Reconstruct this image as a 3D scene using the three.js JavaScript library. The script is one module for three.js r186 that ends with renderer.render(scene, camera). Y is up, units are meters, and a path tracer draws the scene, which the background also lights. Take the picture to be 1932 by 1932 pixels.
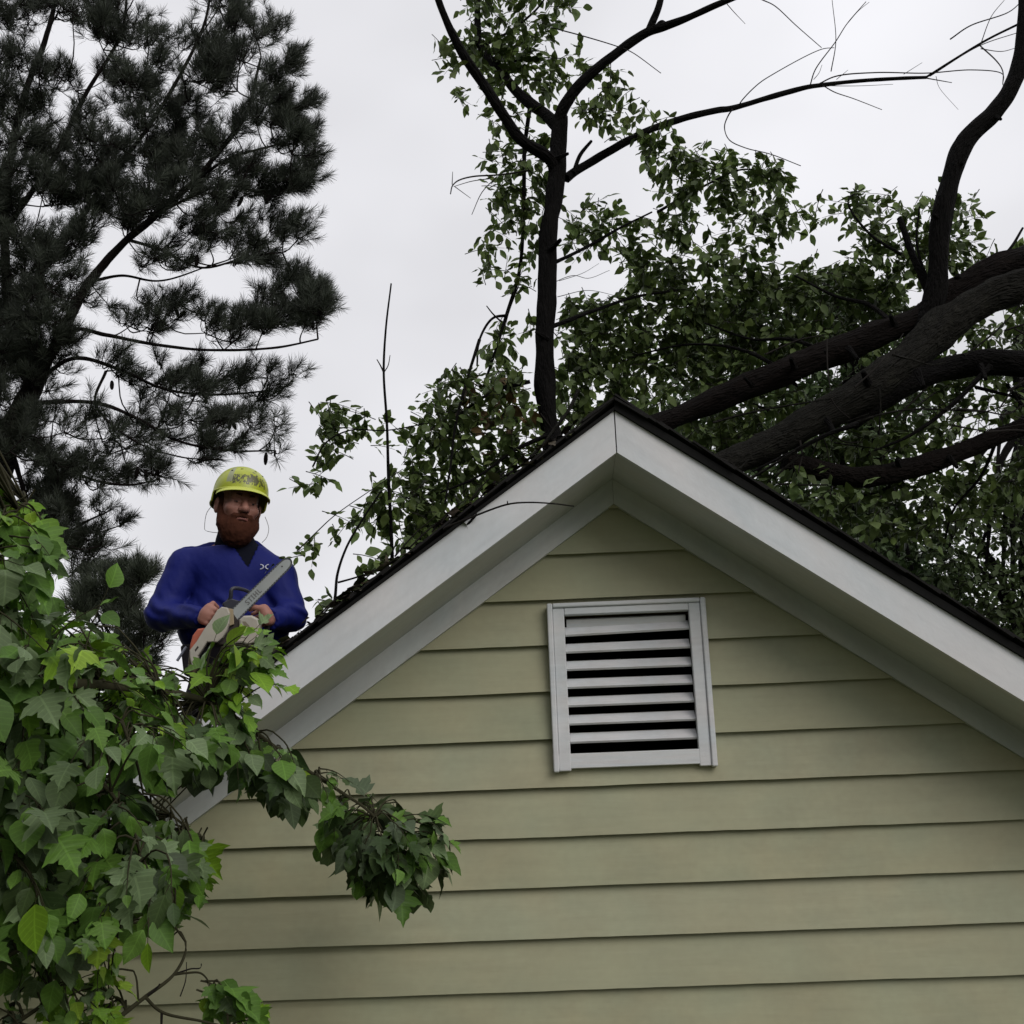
import * as THREE from 'three';
import { mergeGeometries, mergeVertices } from 'three/addons/utils/BufferGeometryUtils.js';
import { MarchingCubes } from 'three/addons/objects/MarchingCubes.js';
import { ImprovedNoise } from 'three/addons/math/ImprovedNoise.js';
import { RoundedBoxGeometry } from 'three/addons/geometries/RoundedBoxGeometry.js';
import { FontLoader } from 'three/addons/loaders/FontLoader.js';
import { TextGeometry } from 'three/addons/geometries/TextGeometry.js';

// ------------------------------------------------------------------ camera, sky, sun, exposure
const scene = new THREE.Scene();
const V = (x, y, z) => new THREE.Vector3(x, y, z);
const CAM = V(-0.2848, 2.9668, 4.8782);
const camera = new THREE.PerspectiveCamera(THREE.MathUtils.radToDeg(2 * Math.atan(966 / 2400)), 1, 0.05, 900);
camera.position.copy(CAM);
camera.rotation.set(0.2668, 0.0241, -0.0367, 'YXZ');
camera.updateMatrixWorld();
const noise = new ImprovedNoise();
const fbm = (x, y, z, o = 4) => { let s = 0, a = 1, t = 0; for (let i = 0; i < o; i++) { s += a * noise.noise(x, y, z); t += a; a *= 0.5; x *= 2.03; y *= 2.03; z *= 2.03; } return s / t; };
{ // overcast sky: slightly brighter overhead, soft low-contrast cloud
  const w = 1024, h = 512, d = new Float32Array(w * h * 4);
  for (let j = 0; j < h; j++) for (let i = 0; i < w; i++) {
    const el = (j / (h - 1) - 0.5) * Math.PI, az = i / w * Math.PI * 2;
    const x = Math.cos(el) * Math.cos(az), y = Math.sin(el), z = Math.cos(el) * Math.sin(az);
    const n = fbm(x * 2.1 + 7, y * 3.4 + 2, z * 2.1, 5);
    const n2 = fbm(x * 1.0 + 31, y * 1.6, z * 1.0 + 5, 3);
    let L = 0.735 + 0.14 * Math.max(0, y) + 0.3 * n + 0.16 * n2;
    if (y < 0) L *= Math.max(0.25, 1 + y * 2.2);
    const k = (j * w + i) * 4; d[k] = L; d[k + 1] = L; d[k + 2] = L * 1.045; d[k + 3] = 1;
  }
  const t = new THREE.DataTexture(d, w, h, THREE.RGBAFormat, THREE.FloatType);
  t.mapping = THREE.EquirectangularReflectionMapping; t.magFilter = t.minFilter = THREE.LinearFilter; t.wrapS = THREE.RepeatWrapping; t.needsUpdate = true;
  scene.background = t; scene.environment = t;
}
const sun = new THREE.DirectionalLight(0xfffaf2, 1.25);
sun.position.set(7.5, 10.5, 9.5); sun.target.position.set(0, 3, 0);
sun.castShadow = true; sun.shadow.radius = 75; sun.shadow.mapSize.set(2048, 2048);
Object.assign(sun.shadow.camera, { left: -12, right: 12, top: 12, bottom: -12, near: 0.5, far: 45 });
scene.add(sun, sun.target);
const renderer = new THREE.WebGLRenderer({ antialias: true });
renderer.toneMapping = THREE.LinearToneMapping;
renderer.toneMappingExposure = 1.1;
renderer.shadowMap.enabled = true;

// ------------------------------------------------------------------ helpers
let seed = 20240607;
const rnd = () => { seed = (seed + 0x6D2B79F5) | 0; let t = Math.imul(seed ^ (seed >>> 15), 1 | seed); t = (t + Math.imul(t ^ (t >>> 7), 61 | t)) ^ t; return ((t ^ (t >>> 14)) >>> 0) / 4294967296; };
const rr = (a, b) => a + (b - a) * rnd();
const gauss = () => (rnd() + rnd() + rnd() + rnd() - 2) * 0.87;
const pick = a => a[Math.floor(rnd() * a.length)];
// the point on the plane z = const seen at pixel (px, py) of a 1932 pixel wide picture
function H(px, py, z) {
  const d = V((px - 966) / 2400, (966 - py) / 2400, -1).applyQuaternion(camera.quaternion);
  return CAM.clone().addScaledVector(d, (z - CAM.z) / d.z);
}
const P_PER_M = z => 2400 / (CAM.z - z) * 0.97;         // picture pixels per metre at depth z
const used = {};
function numbered(n) { const k = used[n] = (used[n] || 0) + 1; return k === 1 ? n : `${n}_${String(k - 1).padStart(3, '0')}`; }
function thing(name, label, category, pos = V(0, 0, 0), group) {
  const o = new THREE.Group(); o.name = numbered(name); o.position.copy(pos); o.userData = { label, category };
  if (group) o.userData.group = group;
  scene.add(o); return o;
}
function put(parent, name, geo, mat, extra) {           // a named part; geometry is given in world coordinates unless own = true
  const m = new THREE.Mesh(geo, mat); m.name = name; m.castShadow = m.receiveShadow = true;
  if (extra) Object.assign(m.userData, extra);
  parent.add(m); return m;
}
const toLocal = (geo, o) => geo.translate(-o.position.x, -o.position.y, -o.position.z);
const clean = gs => gs.map(g => { const q = g.index ? g.toNonIndexed() : g; for (const k of Object.keys(q.attributes)) if (!['position', 'normal', 'uv'].includes(k)) q.deleteAttribute(k); if (!q.attributes.uv) q.setAttribute('uv', new THREE.BufferAttribute(new Float32Array(q.attributes.position.count * 2), 2)); return q; });
const merge = gs => mergeGeometries(clean(gs));
const col = (r, g, b) => new THREE.Color().setRGB(r, g, b);
function mat(c, rough = 0.8, o = {}) { return new THREE.MeshPhysicalMaterial({ color: col(...c), roughness: rough, ...(rough > 0.84 ? { specularIntensity: 0.25 } : {}), ...o }); }

// tapered tube through points; radii [r0 .. r1]; lumps is relative bark unevenness
function tube(pts, r0, r1, seg = 7, lumps = 0, steps) {
  const curve = new THREE.CatmullRomCurve3(pts, false, 'centripetal');
  const n = steps || Math.max(2, Math.min(110, pts.length * (lumps ? 9 : 5)));
  const P = curve.getPoints(n), fr = curve.computeFrenetFrames(n, false);
  const len = curve.getLength(), pos = [], uv = [], idx = [];
  for (let i = 0; i <= n; i++) {
    const t = i / n, r = r0 + (r1 - r0) * t, N = fr.normals[i], B = fr.binormals[i];
    for (let j = 0; j <= seg; j++) {
      const a = j / seg * Math.PI * 2, ca = Math.cos(a), sa = Math.sin(a);
      let q = r;
      if (lumps) q *= 1 + lumps * (fbm(P[i].x * 5 + ca * 1.1, P[i].y * 5 + sa * 1.1, P[i].z * 5 + 3, 2) * 1.9 + 0.35 * noise.noise(ca * 3.2 + P[i].x * 3, sa * 3.2 + P[i].y * 3, P[i].z * 3));
      pos.push(P[i].x + (N.x * ca + B.x * sa) * q, P[i].y + (N.y * ca + B.y * sa) * q, P[i].z + (N.z * ca + B.z * sa) * q);
      uv.push(j / seg * r0 * 6.28, t * len);
    }
  }
  for (let i = 0; i < n; i++) for (let j = 0; j < seg; j++) { const a = i * (seg + 1) + j, b = a + seg + 1; idx.push(a, a + 1, b, b, a + 1, b + 1); }
  const c = pos.length / 3; pos.push(...P[n].toArray()); uv.push(0, len);
  for (let j = 0; j < seg; j++) idx.push(n * (seg + 1) + j, n * (seg + 1) + j + 1, c);
  const g = new THREE.BufferGeometry();
  g.setAttribute('position', new THREE.Float32BufferAttribute(pos, 3)); g.setAttribute('uv', new THREE.Float32BufferAttribute(uv, 2));
  g.setIndex(idx); g.computeVertexNormals(); return g;
}
// pixel polyline [[x, y], ...] with depth running from z0 to z1
const line = (a, z0, z1 = z0) => a.map(([x, y], i) => H(x, y, z0 + (z1 - z0) * i / Math.max(1, a.length - 1)));
const at = (a, z) => a.map(([x, y]) => H(x, y, z));

function noiseTex(w, h, fn, srgb = false, rep = [1, 1]) {
  const d = new Uint8Array(w * h * 4);
  for (let j = 0; j < h; j++) for (let i = 0; i < w; i++) { const c = fn(i / w, j / h), k = (j * w + i) * 4; for (let q = 0; q < 3; q++) d[k + q] = Math.max(0, Math.min(255, 255 * (c.length ? c[q] : c))); d[k + 3] = 255; }
  const t = new THREE.DataTexture(d, w, h); t.wrapS = t.wrapT = THREE.RepeatWrapping; t.magFilter = THREE.LinearFilter; t.minFilter = THREE.LinearMipmapLinearFilter; t.generateMipmaps = true;
  if (srgb) t.colorSpace = THREE.SRGBColorSpace; t.repeat.set(...rep); t.needsUpdate = true; return t;
}
// tiling noise: blend of four shifted samples
const tile = (f, w, h) => (u, v) => { const x = u * w, y = v * h; return f(x, y) * (1 - u) * (1 - v) + f(x - w, y) * u * (1 - v) + f(x, y - h) * (1 - u) * v + f(x - w, y - h) * u * v; };

// ------------------------------------------------------------------ materials
const paintTone = noiseTex(512, 512, (u, v) => { const f = tile((x, y) => fbm(x, y, 1, 4), 7, 5)(u, v), g = tile((x, y) => fbm(x * 0.5, y * 5, 9, 4), 9, 9)(u, v), s = tile((x, y) => fbm(x, y, 5, 2), 60, 60)(u, v); const h = tile((x, y) => fbm(x, y, 41, 3), 6, 6)(u, v), k = 0.9 + 0.2 * f + 0.11 * g + 0.08 * s; return [k * (1 + 0.13 * h), k, k * (1 - 0.06 * h)]; }, false, [0.55, 0.7]);
const grainBump = noiseTex(512, 512, (u, v) => 0.5 + 0.5 * tile((x, y) => fbm(x * 0.35, y * 3, 4, 5), 12, 12)(u, v), false, [1.3, 1.3]);
const fineBump = noiseTex(256, 256, (u, v) => 0.5 + 0.5 * tile((x, y) => fbm(x, y, 2, 4), 24, 24)(u, v), false, [3, 3]);
const barkBump = noiseTex(256, 512, (u, v) => { const a = tile((x, y) => fbm(x, y * 0.5, 3, 5), 14, 14)(u, v), b = Math.abs(tile((x, y) => fbm(x * 1.3, y * 0.45, 8, 3), 16, 16)(u, v)); return 0.25 + 1.6 * b + 0.4 * a; }, false, [3, 2.2]);
const barkTone = noiseTex(256, 512, (u, v) => { const a = tile((x, y) => fbm(x, y * 0.7, 13, 5), 9, 9)(u, v), b = tile((x, y) => fbm(x, y, 23, 3), 4, 4)(u, v); const k = 0.62 + 0.75 * a; const l = Math.max(0, b * 2.4 - 0.45); return [k + l * 3.0, k * 0.95 + l * 3.1, k * 0.92 + l * 2.5].map(q => q * 0.5); }, false, [2, 1.5]);
const M = {
  siding: [0, 1, 2].map(i => mat([0.352 + i * 0.012, 0.35 + i * 0.01, 0.226 + i * 0.010], 0.62, { map: paintTone, bumpMap: grainBump, bumpScale: 0.0016 })),
  trim: mat([0.64, 0.65, 0.672], 0.6, { map: paintTone, bumpMap: fineBump, bumpScale: 0.0006 }),
  soffit: mat([0.56, 0.57, 0.57], 0.7, { map: paintTone, bumpMap: fineBump, bumpScale: 0.0006 }),
  slat: mat([0.66, 0.67, 0.69], 0.65, { map: paintTone, bumpMap: fineBump, bumpScale: 0.001 }),
  shingle: mat([0.02, 0.019, 0.019], 0.95, { bumpMap: fineBump, bumpScale: 0.003 }),
  drip: mat([0.009, 0.009, 0.009], 0.9),
  wood: mat([0.12, 0.09, 0.06], 0.9),
  bark: mat([0.0095, 0.0086, 0.0086], 0.95, { map: barkTone, bumpMap: barkBump, bumpScale: 0.022 }),
  barkRed: mat([0.014, 0.0095, 0.0085], 0.95, { map: barkTone, bumpMap: barkBump, bumpScale: 0.022 }),
  barkGrey: mat([0.034, 0.034, 0.029], 0.95, { map: barkTone, bumpMap: barkBump, bumpScale: 0.022 }),
  barkPine: mat([0.035, 0.029, 0.027], 0.95, { map: barkTone, bumpMap: barkBump, bumpScale: 0.015 }),
  twig: mat([0.014, 0.012, 0.011], 0.9),
  twigGreen: mat([0.035, 0.033, 0.018], 0.85),
};

// ------------------------------------------------------------------ ground
{
  const g = new THREE.PlaneGeometry(800, 800, 160, 160); g.rotateX(-Math.PI / 2);
  const p = g.attributes.position;
  for (let i = 0; i < p.count; i++) { let x = p.getX(i), z = p.getZ(i); x = Math.sign(x) * Math.pow(Math.abs(x) / 400, 2.6) * 400; z = Math.sign(z) * Math.pow(Math.abs(z) / 400, 2.6) * 400; const s = Math.min(1, Math.max(0, (z - 0.8) / 3.2)); p.setXYZ(i, x, 1.35 * s * s * (3 - 2 * s) + 0.05 * fbm(x * 0.3, z * 0.3, 0, 3) * Math.min(1, Math.abs(z) / 3), z); }
  g.computeVertexNormals();
  const m = put(scene, 'ground', g, mat([0.125, 0.135, 0.075], 1, { bumpMap: fineBump, bumpScale: 0.02 }));
  m.userData = { label: 'grassy yard rising in front of the house', category: 'ground', kind: 'structure' };
}

// ------------------------------------------------------------------ house
const Y0 = 3.4, EXPO = 0.178, tanL = 0.7094, tanR = 0.7159, hF = Y0 + 0.9957, FTH = 0.1608, OV = 0.42, hW = Y0 + 0.9061, HALF = 2.75, BACK = -4.6;
const rake = (x, top) => top - (x < 0 ? -x * tanL : x * tanR);
const roofTop = x => rake(x, hF + FTH + 0.06);
const house = thing('house', 'small house with yellow-green lap siding, white trim and a steep gable', 'house', V(0, 0, 0));
function prism(poly, z0, z1) { // extruded polygon in x, y between two depths
  const s = new THREE.Shape(poly.map(([x, y]) => new THREE.Vector2(x, y)));
  const g = new THREE.ExtrudeGeometry(s, { depth: z1 - z0, bevelEnabled: false }); g.translate(0, 0, z0); return g;
}
const VO = { x0: -0.226, x1: 0.272, y0: 3.335, y1: 3.868 };   // opening behind the vent
const deck = x => rake(x, hF + FTH - 0.003);
const wallTop = x => rake(x, hW + 0.05);
for (let k = -19; k <= 5; k++) {
  const y0 = Y0 + k * EXPO, y1 = Math.min(y0 + EXPO + 0.028, hW + 0.04);
  if (y0 < -0.02) continue;
  if (y1 - y0 < 0.03) continue;
  const xl = y => -Math.min(HALF, Math.max(0, (hW + 0.045 - y) / tanL)), xr = y => Math.min(HALF, Math.max(0, (hW + 0.045 - y) / tanR));
  const L0 = [xl(y0), y0], L1 = [xl(y1), y1], R0 = [xr(y0), y0], R1 = [xr(y1), y1];
  const a = Math.max(y0, VO.y0), b = Math.min(y1, VO.y1);
  let polys;
  if (a >= b) polys = [[L0, R0, R1, L1]];
  else if (a <= y0 + 0.002 && b >= y1 - 0.002) polys = [[L0, [VO.x0, y0], [VO.x0, y1], L1], [[VO.x1, y0], R0, R1, [VO.x1, y1]]];
  else if (a <= y0 + 0.002) polys = [[L0, [VO.x0, y0], [VO.x0, b], [VO.x1, b], [VO.x1, y0], R0, R1, L1]];
  else polys = [[L0, R0, R1, [VO.x1, y1], [VO.x1, a], [VO.x0, a], [VO.x0, y1], L1]];
  const wob = rr(-0.0012, 0.0012), ou = rr(0, 5), ovv = rr(0, 5);
  for (const poly0 of polys) {
    const poly = [];
    poly0.forEach((p, i) => { const q = poly0[(i + 1) % poly0.length]; poly.push(p); if (p[1] === y0 && q[1] === y0 && q[0] - p[0] > 0.3) { const n = Math.round((q[0] - p[0]) / 0.07); for (let t = 1; t < n; t++) { const x = p[0] + (q[0] - p[0]) * t / n; poly.push([x, y0 + 0.0022 * fbm(x * 2.2, k * 3.1, 0, 2) + 0.0016 * fbm(x * 19, k * 7.3, 5, 2)]); } } });
    const g = prism(poly, 0, 0.0055), p = g.attributes.position, uv = g.attributes.uv;
    for (let i = 0; i < p.count; i++) {
      const t = (p.getY(i) - y0) / (EXPO + 0.028);
      p.setZ(i, p.getZ(i) + 0.0285 * (1 - t) - 0.001 + wob);
      uv.setXY(i, p.getX(i) + ou, p.getY(i) + ovv + p.getZ(i));
    }
    g.computeVertexNormals();
    put(house, 'siding_board', g, M.siding[(k + 30) % 3]);
  }
}
// sheathing and other walls close the attic
{
  const ring = new THREE.Shape([[-HALF, 0], [HALF, 0], [HALF, wallTop(HALF)], [0, hW + 0.05], [-HALF, wallTop(-HALF)]].map(([x, y]) => new THREE.Vector2(x, y)));
  ring.holes.push(new THREE.Path([[VO.x0 - 0.003, VO.y0 - 0.003], [VO.x0 - 0.003, VO.y1 + 0.003], [VO.x1 + 0.003, VO.y1 + 0.003], [VO.x1 + 0.003, VO.y0 - 0.003]].map(([x, y]) => new THREE.Vector2(x, y))));
  const g = new THREE.ExtrudeGeometry(ring, { depth: 0.05, bevelEnabled: false }); g.translate(0, 0, -0.062);
  put(house, 'sheathing', g, M.wood);
  put(house, 'back_wall', prism([[-HALF, 0], [HALF, 0], [HALF, deck(HALF)], [0, hF + FTH - 0.003], [-HALF, deck(-HALF)]], BACK, BACK + 0.1), M.siding[0]);
  for (const s of [-1, 1]) { const b = new THREE.BoxGeometry(0.1, deck(s * HALF) - 0.01, -BACK - 0.17); b.translate(s * (HALF - 0.051), deck(s * HALF) / 2 - 0.005, (BACK + 0.1 - 0.064) / 2); put(house, 'side_wall', b, M.siding[1]); }
  const f = new THREE.BoxGeometry(2 * HALF - 0.22, 0.05, -BACK - 0.2); f.translate(0, 2.25, (BACK + 0.1) / 2); put(house, 'attic_floor', f, M.wood);
  for (const s of [-1, 1]) { const c = new THREE.BoxGeometry(0.1, wallTop(s * HALF) - 0.02, 0.03); c.translate(s * (HALF - 0.04), wallTop(s * HALF) / 2 - 0.01, 0.028); put(house, 'corner_board', c, M.trim); }
}
const EAVE = HALF + 0.35;
for (const s of [-1, 1]) {
  const tn = s < 0 ? tanL : tanR, gap = 0.0022;
  const strip = (lo, hi, x0, x1) => [[s * x0, lo - x0 * tn], [s * x1, lo - x1 * tn], [s * x1, hi - x1 * tn], [s * x0, hi - x0 * tn]].slice()[s < 0 ? 'reverse' : 'slice']();
  const withUV = (g, along) => { const p = g.attributes.position, uv = g.attributes.uv; for (let i = 0; i < p.count; i++) uv.setXY(i, p.getX(i) * 1.2 + s * 3, p.getY(i) + p.getX(i) * s * tn + p.getZ(i)); return g; };
  put(house, 'fascia_board', withUV(prism(strip(hF, hF + FTH, gap, EAVE), OV - 0.022, OV)), M.trim);
  // soffit panel between fascia and wall, 12 mm thick
  put(house, 'soffit_panel', withUV(prism(strip(hF + 0.014, hF + 0.028, s > 0 ? 0.001 : 0, EAVE), 0.022, OV - 0.0225)), M.soffit);
  put(house, 'frieze_board', withUV(prism(strip(hW, hW + 0.052, s > 0 ? 0.001 : 0, HALF), 0.0145, 0.041)), M.soffit);
  put(house, 'frieze_board', withUV(prism(strip(hW + 0.0525, hF + 0.0135, s > 0 ? 0.001 : 0, HALF), 0.0145, 0.036)), M.soffit);
  const rf = put(house, 'roof', prism(strip(hF + FTH + 0.001, hF + FTH + (s < 0 ? 0.013 : 0.034), s > 0 ? 0.0005 : 0, EAVE + 0.02), BACK - 0.3, OV + 0.014), M.drip, { label: s < 0 ? 'left roof slope with dark shingles' : 'right roof slope with dark shingles' });
  // shingle courses, laid as overlapping tabs
  const tabs = [], slope = Math.atan(tn), L = (EAVE + 0.05) / Math.cos(slope);
  for (let r = 0; r < Math.ceil(L / 0.14); r++) {
    let z = OV + 0.03 + rr(-0.006, 0.006), first = true;
    while (z > BACK - 0.3) {
      const w = first ? rr(0.15, 0.3) : rr(0.26, 0.34), q = new THREE.BoxGeometry(0.185, 0.007, w - 0.005);
      const d = Math.max(0.09, L - r * 0.14 - 0.09) + rr(-0.004, 0.004);
      q.translate(0, 0.006, 0); q.rotateZ(-0.045);
      const m = new THREE.Matrix4().makeRotationZ(-slope); q.applyMatrix4(m);
      q.translate(d * Math.cos(slope), -d * Math.sin(slope) + 0.006, 0);
      if (s < 0) { q.applyMatrix4(new THREE.Matrix4().makeScale(-1, 1, 1)); const ix = q.index; for (let i = 0; i < ix.count; i += 3) { const t = ix.getX(i); ix.setX(i, ix.getX(i + 1)); ix.setX(i + 1, t); } }
      q.translate(0, hF + FTH + (s < 0 ? 0.019 : 0.040), z - w / 2);
      tabs.push(q); z -= w; first = false;
    }
  }
  put(rf, 'shingles', merge(tabs), M.shingle, { kind: 'stuff' });
}
{ // ridge caps
  for (let i = 0; i < 26; i++) {
    const z = OV + 0.035 - i * 0.2;
    if (z - 0.2 < BACK - 0.3) break;
    const gs = [-1, 1].map(s => { const b = new THREE.BoxGeometry(0.15, 0.008, 0.24); b.translate(s * 0.072, 0, 0); b.rotateZ(-s * 0.6); return b; });
    const g = merge(gs); g.rotateX(0.035); g.translate(0, hF + FTH + 0.044, z - 0.12); put(house, 'ridge_shingle', g, M.shingle);
  }
}
{ // louvred gable vent
  const vx0 = -0.2814, vx1 = 0.328, vy0 = 3.274, vy1 = 3.913, z = 0.022;
  const vent = put(house, 'gable_vent', new RoundedBoxGeometry(vx1 - vx0 - 0.004, 0.055, 0.03, 2, 0.003).translate((vx0 + vx1) / 2 - 0.003, vy0 + 0.04, z + 0.018), M.slat, { label: 'white louvred gable vent below the peak' });
  const uvs = g => { const p = g.attributes.position, uv = g.attributes.uv; if (uv) for (let i = 0; i < p.count; i++) uv.setXY(i, p.getX(i) + p.getZ(i), p.getY(i) * 2); return g; };
  // mitred casing: outer bead and flat inner face
  const jamb = (x0, x1, y0, y1) => merge([
    uvs(new RoundedBoxGeometry(x1 - x0, y1 - y0, 0.034, 2, 0.004).translate((x0 + x1) / 2, (y0 + y1) / 2, z + 0.017)) ]);
  put(vent, 'vent_frame', merge([jamb(vx0 + 0.022, vx0 + 0.066, vy0 + 0.004, vy1 - 0.018), uvs(new RoundedBoxGeometry(0.0215, vy1 - vy0, 0.044, 2, 0.006).translate(vx0 + 0.011, (vy0 + vy1) / 2, z + 0.022))]), M.trim);
  put(vent, 'vent_frame', merge([jamb(vx1 - 0.066, vx1 - 0.022, vy0 + 0.004, vy1 - 0.018), uvs(new RoundedBoxGeometry(0.0215, vy1 - vy0, 0.044, 2, 0.006).translate(vx1 - 0.011, (vy0 + vy1) / 2, z + 0.022))]), M.trim);
  put(vent, 'vent_frame', merge([jamb(vx0 + 0.0665, vx1 - 0.0665, vy1 - 0.046, vy1 - 0.018), uvs(new RoundedBoxGeometry(vx1 - vx0 - 0.044, 0.0175, 0.0435, 2, 0.006).translate((vx0 + vx1) / 2, vy1 - 0.009, z + 0.022))]), M.trim);
  const head = new THREE.BoxGeometry(0.46, 0.05, 0.012); head.rotateX(0.5); head.translate(0.023, vy1 - 0.078, -0.004); put(vent, 'vent_head', head, M.slat);
  for (let i = 0; i < 7; i++) {
    const y = vy0 + 0.127 + i * 0.0685;
    const s = new THREE.BoxGeometry(0.476, 0.052, 0.009); uvs(s); s.rotateX(-0.82); if (i === 6) s.rotateZ(0.018); else s.rotateZ(rr(-0.004, 0.004)); s.translate(0.023 + rr(-0.001, 0.001), y, 0.012);
    put(vent, 'slat', s, M.slat);
  }
}

// ------------------------------------------------------------------ leaves
// a leaf lies in x, y from its stalk (0, 0) to its tip (0, 1), folded along the midrib and curled along its length
function bladeLeaf(widths, fold, curl) {
  const n = widths.length - 1, pos = [], uv = [], idx = [];
  for (let i = 0; i <= n; i++) {
    const y = i / n, w = widths[i], c = -curl * y * y;
    for (const s of [-1, 0, 1]) { pos.push(s * w, y, c + Math.abs(s) * w * fold); uv.push(0.5 + s * w, y); }
  }
  for (let i = 0; i < n; i++) { const a = i * 3; for (const k of [0, 1]) idx.push(a + k, a + k + 1, a + k + 3, a + k + 3, a + k + 1, a + k + 4); }
  const g = new THREE.BufferGeometry(); g.setAttribute('position', new THREE.Float32BufferAttribute(pos, 3)); g.setAttribute('uv', new THREE.Float32BufferAttribute(uv, 2)); g.setIndex(idx); g.computeVertexNormals(); return g;
}
function lobedLeaf(half, fold, curl) { // half outline (x >= 0) from stalk to tip, mirrored; fan about the midrib
  const n = half.length, pos = [], uv = [], idx = [];
  half.forEach(([x, y], i) => {
    const my = i === 0 ? 0 : i === n - 1 ? 1 : 0.06 + 0.86 * i / (n - 1) * Math.min(1, 0.35 + y * 0.65);
    const c = t => -curl * t * t;
    for (const s of [-1, 0, 1]) { const xx = s * x, yy = s ? y : Math.min(my, y + 0.25); pos.push(xx, yy, c(yy) + Math.abs(xx) * fold - (s ? 0.25 * xx * xx : 0)); uv.push(0.5 + xx * 0.8, yy); }
  });
  for (let i = 0; i < n - 1; i++) { const a = i * 3; for (const k of [0, 1]) idx.push(a + k, a + k + 1, a + k + 3, a + k + 3, a + k + 1, a + k + 4); }
  const g = new THREE.BufferGeometry(); g.setAttribute('position', new THREE.Float32BufferAttribute(pos, 3)); g.setAttribute('uv', new THREE.Float32BufferAttribute(uv, 2)); g.setIndex(idx); g.computeVertexNormals(); return g;
}
const twist = (g, k, b = 0) => { const p = g.attributes.position; for (let i = 0; i < p.count; i++) { const x = p.getX(i), y = p.getY(i); p.setXYZ(i, x + b * y * y, y, p.getZ(i) + k * x * y + 0.05 * Math.sin(y * 9 + x * 4)); } g.computeVertexNormals(); return g; };
const ovate = [bladeLeaf([0.02, 0.21, 0.29, 0.26, 0.15, 0.0], 0.22, 0.12), twist(bladeLeaf([0.02, 0.18, 0.26, 0.24, 0.14, 0.0], 0.5, -0.15), 0.4), twist(bladeLeaf([0.02, 0.22, 0.31, 0.28, 0.15, 0.0], 0.1, 0.35), -0.4, 0.1)];
const broad = [bladeLeaf([0.03, 0.26, 0.37, 0.38, 0.31, 0.17, 0.0], 0.15, 0.18), bladeLeaf([0.03, 0.24, 0.33, 0.33, 0.25, 0.13, 0.0], 0.38, 0.3)];
const maple = [[0.3, 0.6], [0.55, 0.3]].map(([f, c]) => lobedLeaf([[0.0, 0.0], [0.16, -0.03], [0.38, 0.07], [0.27, 0.19], [0.42, 0.27], [0.49, 0.36], [0.63, 0.55], [0.45, 0.5], [0.36, 0.56], [0.21, 0.5], [0.28, 0.65], [0.2, 0.7], [0.19, 0.82], [0.08, 0.88], [0.0, 1.06]], f, c * 0.5));
maple.push(twist(maple[0].clone(), 0.6, 0.12), twist(maple[1].clone(), -0.5, -0.15));
const tulip = [[0.16, 0.25], [0.3, 0.1]].map(([f, c]) => lobedLeaf([[0.0, 0.0], [0.24, 0.0], [0.43, 0.14], [0.47, 0.36], [0.37, 0.44], [0.33, 0.56], [0.4, 0.74], [0.33, 0.86], [0.16, 0.9], [0.0, 0.98]], f, c));
tulip.push(twist(tulip[0].clone(), -0.6, 0.14), twist(tulip[1].clone(), 0.5, -0.1));
broad.push(twist(broad[0].clone(), 0.5, 0.15), twist(broad[1].clone(), -0.5, -0.12));
const leafTone = noiseTex(128, 128, (u, v) => {
  const x = Math.abs(u - 0.5); let k = 0.86 + 0.16 * fbm(u * 9, v * 9, 3, 3);
  const vein = Math.abs(((v - x * 0.75) * 7) % 1); k += (vein < 0.13 || vein > 0.96) ? 0.2 : 0; if (x < 0.022) k += 0.3; return Math.min(1, k * 0.86);
});
const leafMat = (c, tr = 0.35, rough = 0.55, tex = true) => mat(c, rough, { transmission: tr, thickness: 0, ior: 1.35, specularIntensity: 0.5, side: THREE.DoubleSide, ...(tex ? { map: leafTone } : {}) });

const UP = V(0, 1, 0);
function leafMatrix(pos, dir, normal, size) {
  const y = dir.clone().normalize(), z = normal.clone().addScaledVector(y, -normal.dot(y)).normalize(), x = y.clone().cross(z);
  return new THREE.Matrix4().makeBasis(x, y, z).scale(V(size * rr(0.85, 1.15), size, size)).setPosition(pos);
}
const rdir = (b, s) => b.clone().add(V(gauss() * s, gauss() * s, gauss() * s)).normalize();

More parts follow.
